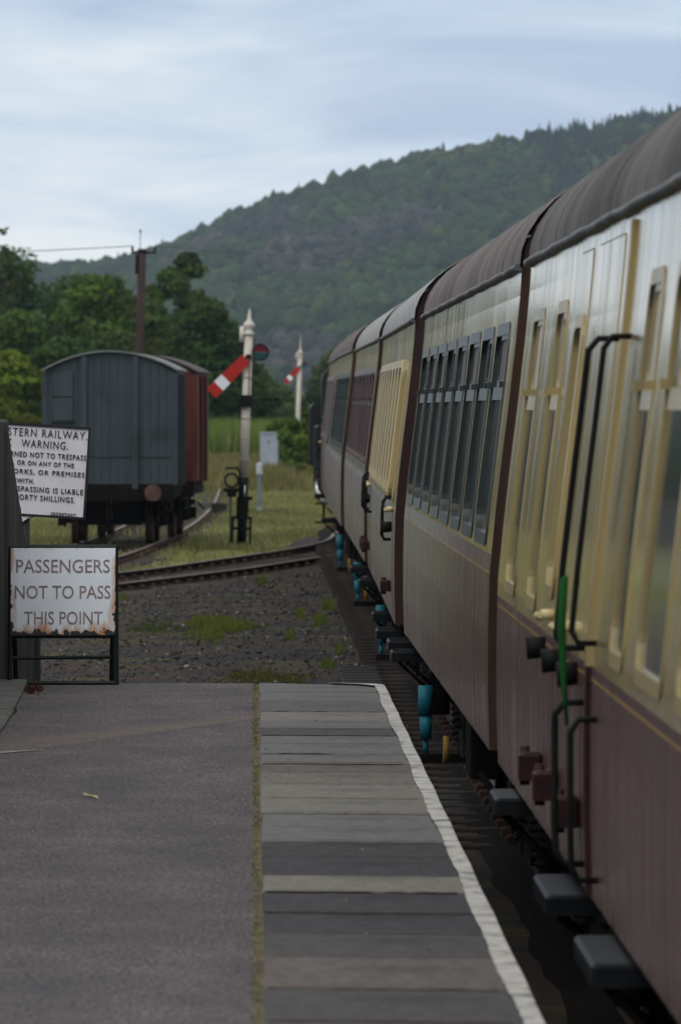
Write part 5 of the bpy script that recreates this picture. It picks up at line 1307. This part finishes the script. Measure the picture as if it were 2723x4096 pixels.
# ================================================================== VEGETATION
LEAF = pm('leaf_tint', (0.9, 0.9, 0.9), (1.1, 1.1, 1.1), scale=2.0, rough=0.7, spec=0.15, attr=True)
def _translucent(m, amount):
    t = m.node_tree; b = t.nodes['Principled BSDF']; o = t.nodes['Material Output']
    src = b.inputs['Base Color'].links[0].from_socket
    tr = N(t, 'ShaderNodeBsdfTranslucent'); t.links.new(src, tr.inputs['Color'])
    mx = N(t, 'ShaderNodeMixShader'); mx.inputs['Fac'].default_value = amount
    t.links.new(b.outputs[0], mx.inputs[1]); t.links.new(tr.outputs[0], mx.inputs[2]); t.links.new(mx.outputs[0], o.inputs['Surface'])
_translucent(LEAF, 0.42)
BARK = pm('bark', (0.035, 0.028, 0.022), (0.07, 0.058, 0.046), scale=3, stretch=(3, 3, 0.5), rough=0.95, bump=0.4)
def leaves_np(lobes, n, size, col, var, up=0.35, seed=0):
    """leaf quads spread through the volume of ellipsoid lobes, dense near their surface"""
    g = np.random.default_rng(seed)
    lob = np.array(lobes, float); wts = (lob[:, 3] * lob[:, 4] * lob[:, 5]) ** (2 / 3); wts /= wts.sum()
    k = g.choice(len(lob), n, p=wts); L_ = lob[k]
    d = g.normal(size=(n, 3)); d /= np.linalg.norm(d, axis=1, keepdims=True)
    # twiggy clumps: pull directions towards a limited set of clump centres
    rad = g.uniform(0.35, 1.0, n) ** 0.45 * (1 + 0.10 * np.sin(d[:, 0] * 9 + k) * np.sin(d[:, 1] * 7 + k * 2) + 0.12 * np.sin(d[:, 2] * 8 + k))
    P = L_[:, :3] + d * L_[:, 3:6] * rad[:, None]
    nrm = d + g.normal(size=(n, 3)) * 0.7 + np.array([0, 0, up]); nrm /= np.linalg.norm(nrm, axis=1, keepdims=True)
    a = np.cross(nrm, g.normal(size=(n, 3))); a /= np.linalg.norm(a, axis=1, keepdims=True); b = np.cross(nrm, a)
    s = (size * g.uniform(0.6, 1.4, n))[:, None]
    V = np.stack([P - a * s * 0.5, P + b * s * 0.32, P + a * s * 0.6, P - b * s * 0.32], 1).reshape(-1, 3)
    # hue varies from lobe to lobe and leaf to leaf
    lv = g.uniform(0.78, 1.25, len(lob))[k][:, None]; lh = g.normal(0, 0.10, (len(lob), 3))[k]
    c = np.array(col)[None] * lv * (1 + 0.6 * lh) * g.uniform(1 - var, 1 + var, (n, 1)) * g.uniform(0.92, 1.08, (n, 3))
    return V, np.arange(4 * n).reshape(-1, 4), np.repeat(np.clip(c, 0.004, 1), 4, 0)
def tree(name, label, X, Y, H, W, col, n=5200, size=0.34, low=0.12, nl=13, seed=0, cat='tree', shape='round', trunk=True):
    g = random.Random(seed)
    root = thing(name, label, cat, (X, Y, GZ))
    lobes = []
    for i in range(nl):
        t = (i + 0.5) / nl; z = H * (low + (0.93 - low) * t)
        if shape == 'round': env = math.sin(math.pi * min(1, (0.22 + 0.72 * t))) ** 0.7
        elif shape == 'tall': env = 0.55 + 0.45 * math.sin(math.pi * t)
        elif shape == 'open': env = 0.55 + 0.5 * math.sin(math.pi * min(1, 0.15 + 0.7 * t))
        else: env = 1.0 - 0.75 * t
        a = g.uniform(0, 6.28); rr = W * env * g.uniform(0.15, 0.80)
        s = W * g.uniform(0.24, 0.44) * (0.6 + 0.5 * env) * (1.15 if shape == 'open' else 1)
        z = min(z, H - s * 0.7)
        lobes.append((math.cos(a) * rr, math.sin(a) * rr * 0.8, z, s, s, s * g.uniform(0.6, 0.85)))
    lobes.append((0, 0, H - W * 0.22, W * 0.34, W * 0.34, W * 0.26))
    V, F, c = leaves_np(lobes, n, size, col, 0.35, seed=seed + 100)
    V[:, 2] = np.maximum(V[:, 2], 0.0)
    mesh_np('crown', V, F, LEAF, root, col=c)
    if trunk:
        t = MB(); th = H * 0.62
        t.tube([(0, 0, -0.3), (g.uniform(-.1, .1), 0, th * 0.35), (g.uniform(-.25, .25), g.uniform(-.2, .2), th * 0.7), (g.uniform(-.3, .3), 0, th)], [H * 0.024, H * 0.019, H * 0.013, H * 0.006], 8)
        for i in range(7):
            lb = lobes[g.randrange(len(lobes))]; z0 = th * g.uniform(0.3, 0.85)
            t.tube([(0, 0, z0), (lb[0] * 0.5, lb[1] * 0.5, (z0 + lb[2]) / 2 + 0.1), (lb[0], lb[1], lb[2])], [H * 0.010, H * 0.007, H * 0.003], 6)
        t.build('trunk', BARK, root)
    return root
DK = (0.044, 0.080, 0.018); MD = (0.058, 0.096, 0.018); OL = (0.074, 0.115, 0.022); LM = (0.110, 0.150, 0.014); GR = (0.062, 0.088, 0.030)
TREES = [
    ('dark_tree', 'tall dark green tree at the far left edge, top of the hedgerow', -10.9, 335, 9.9, 4.4, DK, 'round'),
    ('dark_tree', 'dark tree filling the hedgerow right of the tallest left one', -7.9, 345, 8.9, 3.6, DK, 'round'),
    ('hedgerow_tree', 'olive green rounded tree left of the telegraph pole', -6.1, 312, 8.3, 2.9, OL, 'round'),
    ('hedgerow_tree', 'mid green tree directly behind the telegraph pole', -4.7, 330, 7.7, 2.6, MD, 'round'),
    ('open_oak', 'open-crowned tree standing clear above the hedgerow right of the pole', -3.05, 350, 10.0, 1.8, MD, 'open'),
    ('hedgerow_tree', 'broad dark tree behind the red van and the lowered arm', -2.1, 315, 7.2, 2.7, DK, 'round'),
    ('hedgerow_tree', 'grey-green tree sloping down towards the near signal post', -0.75, 330, 5.7, 1.9, GR, 'round'),
    ('hedgerow_tree', 'low dark tree behind the near signal, right of its post', 0.3, 430, 4.8, 2.0, DK, 'round'),
    ('hedgerow_tree', 'dull olive tree at the left edge below the tallest one', -9.2, 300, 6.7, 2.8, OL, 'round'),
    ('lime_bush', 'bright yellow-green bush at the left edge beside the blue-grey van', -8.2, 255, 4.7, 2.1, LM, 'round'),
    ('hedgerow_tree', 'shadowy green tree behind the top of the blue-grey van', -5.4, 300, 5.9, 2.9, MD, 'round'),
    ('hedgerow_tree', 'dark low tree between the lime bush and the van roof', -7.1, 285, 5.5, 2.4, DK, 'round'),
    ('thin_sapling', 'thin wispy sapling poking up at the left edge skyline', -10.45, 318, 10.4, 0.55, GR, 'tall'),
    ('distant_tree', 'distant grey-green tree beside the roofline of the farthest coach', 8.9, 760, 9.2, 3.8, GR, 'round'),
    ('distant_tree', 'distant dark tree between the far signal and the train', 5.6, 640, 5.6, 2.8, DK, 'round'),
    ('distant_tree', 'distant olive tree just left of the far signal post', 1.7, 700, 5.2, 3.2, OL, 'round'),
    ('distant_tree', 'distant dark tree lower left of the far signal', -0.6, 820, 6.0, 4.4, GR, 'round'),
]
for i, (nm, lab, x, y, h, w, c, sh) in enumerate(TREES):
    if y < 500: k_ = 1.4; x, y, h, w = x * k_, y * k_, 2.79 + (h - 2.79) * k_, w * k_
    big = y > 640; thin = nm == 'thin_sapling'
    tree(nm, lab, x, y, h, w, c, n=(800 if thin else 8000 if sh == 'open' else 14000), size=(0.28 if thin else 0.36 if not big else 0.45), seed=31 + i * 7, shape=sh, low=0.42 if sh == 'open' else 0.06, nl=14 if sh == 'open' else 34)
for i, (x, y, h, w) in enumerate([(-19.5, 440, 11.5, 6.0), (-26, 455, 12.5, 6.5), (-33.5, 440, 11.0, 6.2), (-41, 470, 12.0, 6.5), (-50, 450, 11.5, 7.0), (-60, 470, 12.5, 7.5)]):
    if i == 0: _src = tree('hedgerow_tree', 'hedgerow tree going on beyond the left edge', x, y, h, w, DK, n=14000, size=0.42, seed=901, low=0.05, nl=34)
    else:
        r_ = _src.copy(); COL.objects.link(r_); r_.location = (x, y, GZ); r_.rotation_euler = (0, 0, i * 1.3); r_.scale = (w / 6.0, w / 6.0, h / 11.5)
        for ch in _src.children: c_ = ch.copy(); COL.objects.link(c_); c_.parent = r_
for o_ in [o for o in COL.objects if o.get('label') == 'hedgerow tree going on beyond the left edge']: o_['group'] = 'hedgerow outside the left edge'
SHRUBS = [
    ('leafy bush right beside the train, nearest of the lineside bushes', 2.35, 285, 2.5, 0.85, (0.085, 0.135, 0.022)),
    ('leafy bush left of the bush that touches the train', 1.55, 305, 2.45, 0.80, (0.095, 0.145, 0.026)),
    ('dark bush under the far signal post', 2.3, 312, 2.9, 0.9, (0.055, 0.095, 0.018)),
    ('bright bush right of the grey cabinet', 1.05, 335, 2.35, 0.8, (0.11, 0.155, 0.030)),
]
for i, (lab, x, y, h, w, c) in enumerate(SHRUBS):
    tree('lineside_bush', lab, x, y, h, w, c, n=4200, size=0.17, seed=400 + i, cat='bush', low=0.05, nl=14)

def blades(name, label, n, xr, yr, hr, wr, cols, dens=None, lean=0.35, z0=GZ, seed=1, kind='stuff', parent=None, cat=None):
    g = np.random.default_rng(seed)
    x = g.uniform(*xr, n); y = g.uniform(*yr, n)
    if dens is not None:
        k = g.uniform(0, 1, n) < dens(x, y); x, y = x[k], y[k]; n = len(x)
    h = g.uniform(*hr, n); w = g.uniform(*wr, n); a = g.uniform(0, math.pi, n)
    dx, dy = np.cos(a) * w, np.sin(a) * w
    lx, ly = g.normal(0, lean, n) * h, g.normal(0, lean, n) * h
    z = np.full(n, z0 - 0.02)
    V = np.stack([np.stack([x - dx, y - dy, z], -1), np.stack([x + dx, y + dy, z], -1), np.stack([x + lx, y + ly, z0 + h], -1)], 1).reshape(-1, 3)
    cc = np.array(cols)[g.integers(0, len(cols), n)]
    patch = 0.5 + 0.5 * np.sin(x * 0.9 + 1.7 * np.sin(y * 0.13)) * np.sin(y * 0.21 + x * 0.3)
    cc = cc * (0.75 + 0.5 * patch[:, None]) * g.uniform(0.7, 1.3, (n, 1))
    o = mesh_np(name, V, np.arange(3 * n).reshape(-1, 3), LEAF, parent, col=np.repeat(cc, 3, 0))
    return tag(o, label, cat, kind=kind)
def turf_d(x, y):
    d = (y - 4.6 * x - 145) / 14 + 0.7 * np.sin(x * 2.1) * np.sin(y * 0.35)
    d = np.clip(d, 0, 1)
    onsid = np.abs(x - np.interp(y, [114, 125, 137, 147, 156, 164, 185, 215], [-4.75, -3.95, -3.27, -2.88, -2.62, -2.42, -2.1, -1.9])) < 1.15
    main = x > np.interp(y, [100, 150, 175, 210], [1.3, 1.5, 2.2, 3.5])
    return d * np.where(onsid, 0.12, 1.0) * np.where(main, 0.15, 1.0)
G1 = [(0.125, 0.165, 0.035), (0.19, 0.215, 0.055), (0.25, 0.235, 0.085), (0.29, 0.25, 0.14), (0.17, 0.14, 0.085)]
blades('grass', 'short green grass round the signals and the siding', 125000, (-8, 3.2), (118, 262), (0.04, 0.16), (0.012, 0.03), G1, turf_d, seed=5)
blades('dry_grass', 'pale dry grass beyond the signal', 60000, (-8, 3.2), (255, 392), (0.20, 0.75), (0.02, 0.05), [(0.20, 0.165, 0.075), (0.25, 0.205, 0.10), (0.16, 0.15, 0.05), (0.11, 0.13, 0.03)], lambda x, y: np.clip((y - 250) / 50, 0.25, 1), seed=6)
blades('tall_weeds', 'tall green weeds and reeds along the back of the yard', 52000, (-11, 5), (388, 425), (0.9, 2.5), (0.03, 0.07), [(0.11, 0.175, 0.026), (0.155, 0.21, 0.044), (0.085, 0.140, 0.022), (0.22, 0.23, 0.08)], lambda x, y: 0.55 + 0.45 * np.sin(x * 1.3) ** 2, lean=0.12, seed=7)
blades('field_grass', 'rough field grass behind the yard', 26000, (-12, 24), (425, 900), (0.3, 1.2), (0.06, 0.16), [(0.10, 0.10, 0.05), (0.07, 0.09, 0.03), (0.14, 0.12, 0.07)], seed=8)
# loose stones on the cinders
def stones():
    g = np.random.default_rng(3); n = 14000
    x = g.uniform(-5.0, 1.9, n); y = g.uniform(66, 140, n)
    k = (y - 4.6 * x < 160); x, y = x[k], y[k]; n = len(x)
    base = np.array([(1, 0, 0), (0, 1, 0), (-1, 0, 0), (0, -1, 0), (0, 0, 1), (0, 0, -0.6), (0.6, 0.6, 0.5), (-0.6, 0.5, 0.45)], float)
    F0 = np.array([(0, 6, 4), (0, 1, 6), (1, 4, 6), (1, 7, 4), (1, 2, 7), (2, 4, 7), (2, 3, 4), (3, 0, 4), (1, 0, 5), (2, 1, 5), (3, 2, 5), (0, 3, 5)])
    s = g.uniform(0.006, 0.022, n) * (1 + 0.9 * (g.uniform(0, 1, n) > 0.94)); a = g.uniform(0, 6.28, n)
    B = base[None] * (1 + g.normal(0, 0.22, (n, 8, 3))) * s[:, None, None] * np.array([1.2, 1.2, 0.75])
    ca, sa = np.cos(a)[:, None], np.sin(a)[:, None]
    V = np.stack([B[..., 0] * ca - B[..., 1] * sa + x[:, None], B[..., 0] * sa + B[..., 1] * ca + y[:, None], B[..., 2] + GZ + 0.008], -1).reshape(-1, 3)
    tone = g.choice([0, 1, 2, 3], n, p=[0.50, 0.31, 0.15, 0.04])
    pal = np.array([(0.024, 0.023, 0.024), (0.050, 0.042, 0.038), (0.095, 0.080, 0.072), (0.26, 0.24, 0.23)])
    c = pal[tone] * g.uniform(0.7, 1.3, (n, 1))
    o = mesh_np('gravel', V, (F0[None] + (np.arange(n) * 8)[:, None, None]).reshape(-1, 3), pm('stone_tint', (1, 1, 1), rough=0.85, attr=True), col=np.repeat(c, 8, 0))
    tag(o, 'loose stones scattered over the dark cinders', kind='stuff')
stones()
GC = [(0.075, 0.105, 0.016), (0.11, 0.14, 0.022), (0.14, 0.15, 0.04)]
def clump(name, label, X, Y, rx, ry, h, n, cols, seed, z=GZ, cat='plant'):
    g = np.random.default_rng(seed)
    a = g.uniform(0, 6.28, n); r = np.sqrt(g.uniform(0, 1, n)) * (0.8 + 0.35 * np.sin(a * 3 + seed) + 0.2 * np.sin(a * 7))
    x = np.cos(a) * r * rx; y = np.sin(a) * r * ry
    hh = h * g.uniform(0.35, 1.0, n) * np.clip(1.15 - r * 0.8, 0.15, 1); w = g.uniform(0.006, 0.014, n); b = g.uniform(0, 3.14, n)
    dx, dy = np.cos(b) * w, np.sin(b) * w
    V = np.stack([np.stack([x - dx, y - dy, np.full(n, -0.02)], -1), np.stack([x + dx, y + dy, np.full(n, -0.02)], -1), np.stack([x + g.normal(0, .3, n) * hh, y + g.normal(0, .3, n) * hh, hh], -1)], 1).reshape(-1, 3)
    c = np.array(cols)[g.integers(0, len(cols), n)] * g.uniform(0.7, 1.3, (n, 1))
    o = mesh_np(name, V, np.arange(3 * n).reshape(-1, 3), LEAF, None, col=np.repeat(c, 3, 0), loc=(X, Y, z))
    tag(o, label, cat); return o
clump('grass_clump', 'broad yellow-green grass clump in the middle of the cinders', -0.46, 97.5, 0.50, 5.2, 0.15, 3000, GC, 1)
clump('weed', 'small weed patch on the cinders close to the train', 0.86, 99.5, 0.10, 1.4, 0.20, 260, GC, 2)
clump('weed', 'weed growing by the rail, tallest beside the blue dampers', 0.62, 103, 0.07, 1.0, 0.18, 160, GC, 3)
clump('weed', 'little weed alone left of the slatted pad', 0.44, 93, 0.05, 0.7, 0.18, 110, GC, 4)
clump('weed', 'upright weed growing between the crossover rails', 0.13, 121.0, 0.045, 0.3, 0.30, 120, GC, 5)
clump('weed', 'low weed just right of the rusty folding board', -1.93, 112.0, 0.10, 1.2, 0.14, 130, GC, 6)
clump('weed', 'thin weed at the foot of the slatted pad', 0.98, 87.0, 0.05, 0.6, 0.22, 90, GC, 8)
clump('moss_patch', 'yellowish moss along the ground at the platform end', 0.02, 79.5, 0.55, 3.2, 0.05, 1500, [(0.10, 0.10, 0.018), (0.075, 0.07, 0.02)], 21)
clump('weed', 'pale weed tuft at the slatted pad corner', 0.80, 82.5, 0.10, 1.2, 0.15, 220, GC, 22)
clump('weed', 'green weeds close under the third coach', 1.05, 107, 0.10, 1.6, 0.22, 240, GC, 23)
clump('moss_patch', 'thin mossy patch left of the grass clump', -1.25, 96.5, 0.55, 5.5, 0.07, 900, [(0.05, 0.075, 0.016), (0.08, 0.10, 0.025)], 9)
clump('red_weed', 'reddish brown weed at the foot of the fence by the folding board', -1.36, 46.5, 0.10, 0.9, 0.05, 200, [(0.09, 0.032, 0.026), (0.12, 0.06, 0.035), (0.06, 0.03, 0.02)], 10, z=PZ)
clump('moss_tuft', 'yellow-green moss tuft on the plinth edge at the left', -1.375, 43.2, 0.030, 0.30, 0.022, 220, [(0.16, 0.16, 0.03), (0.11, 0.13, 0.025)], 11, z=PZ + 0.012)
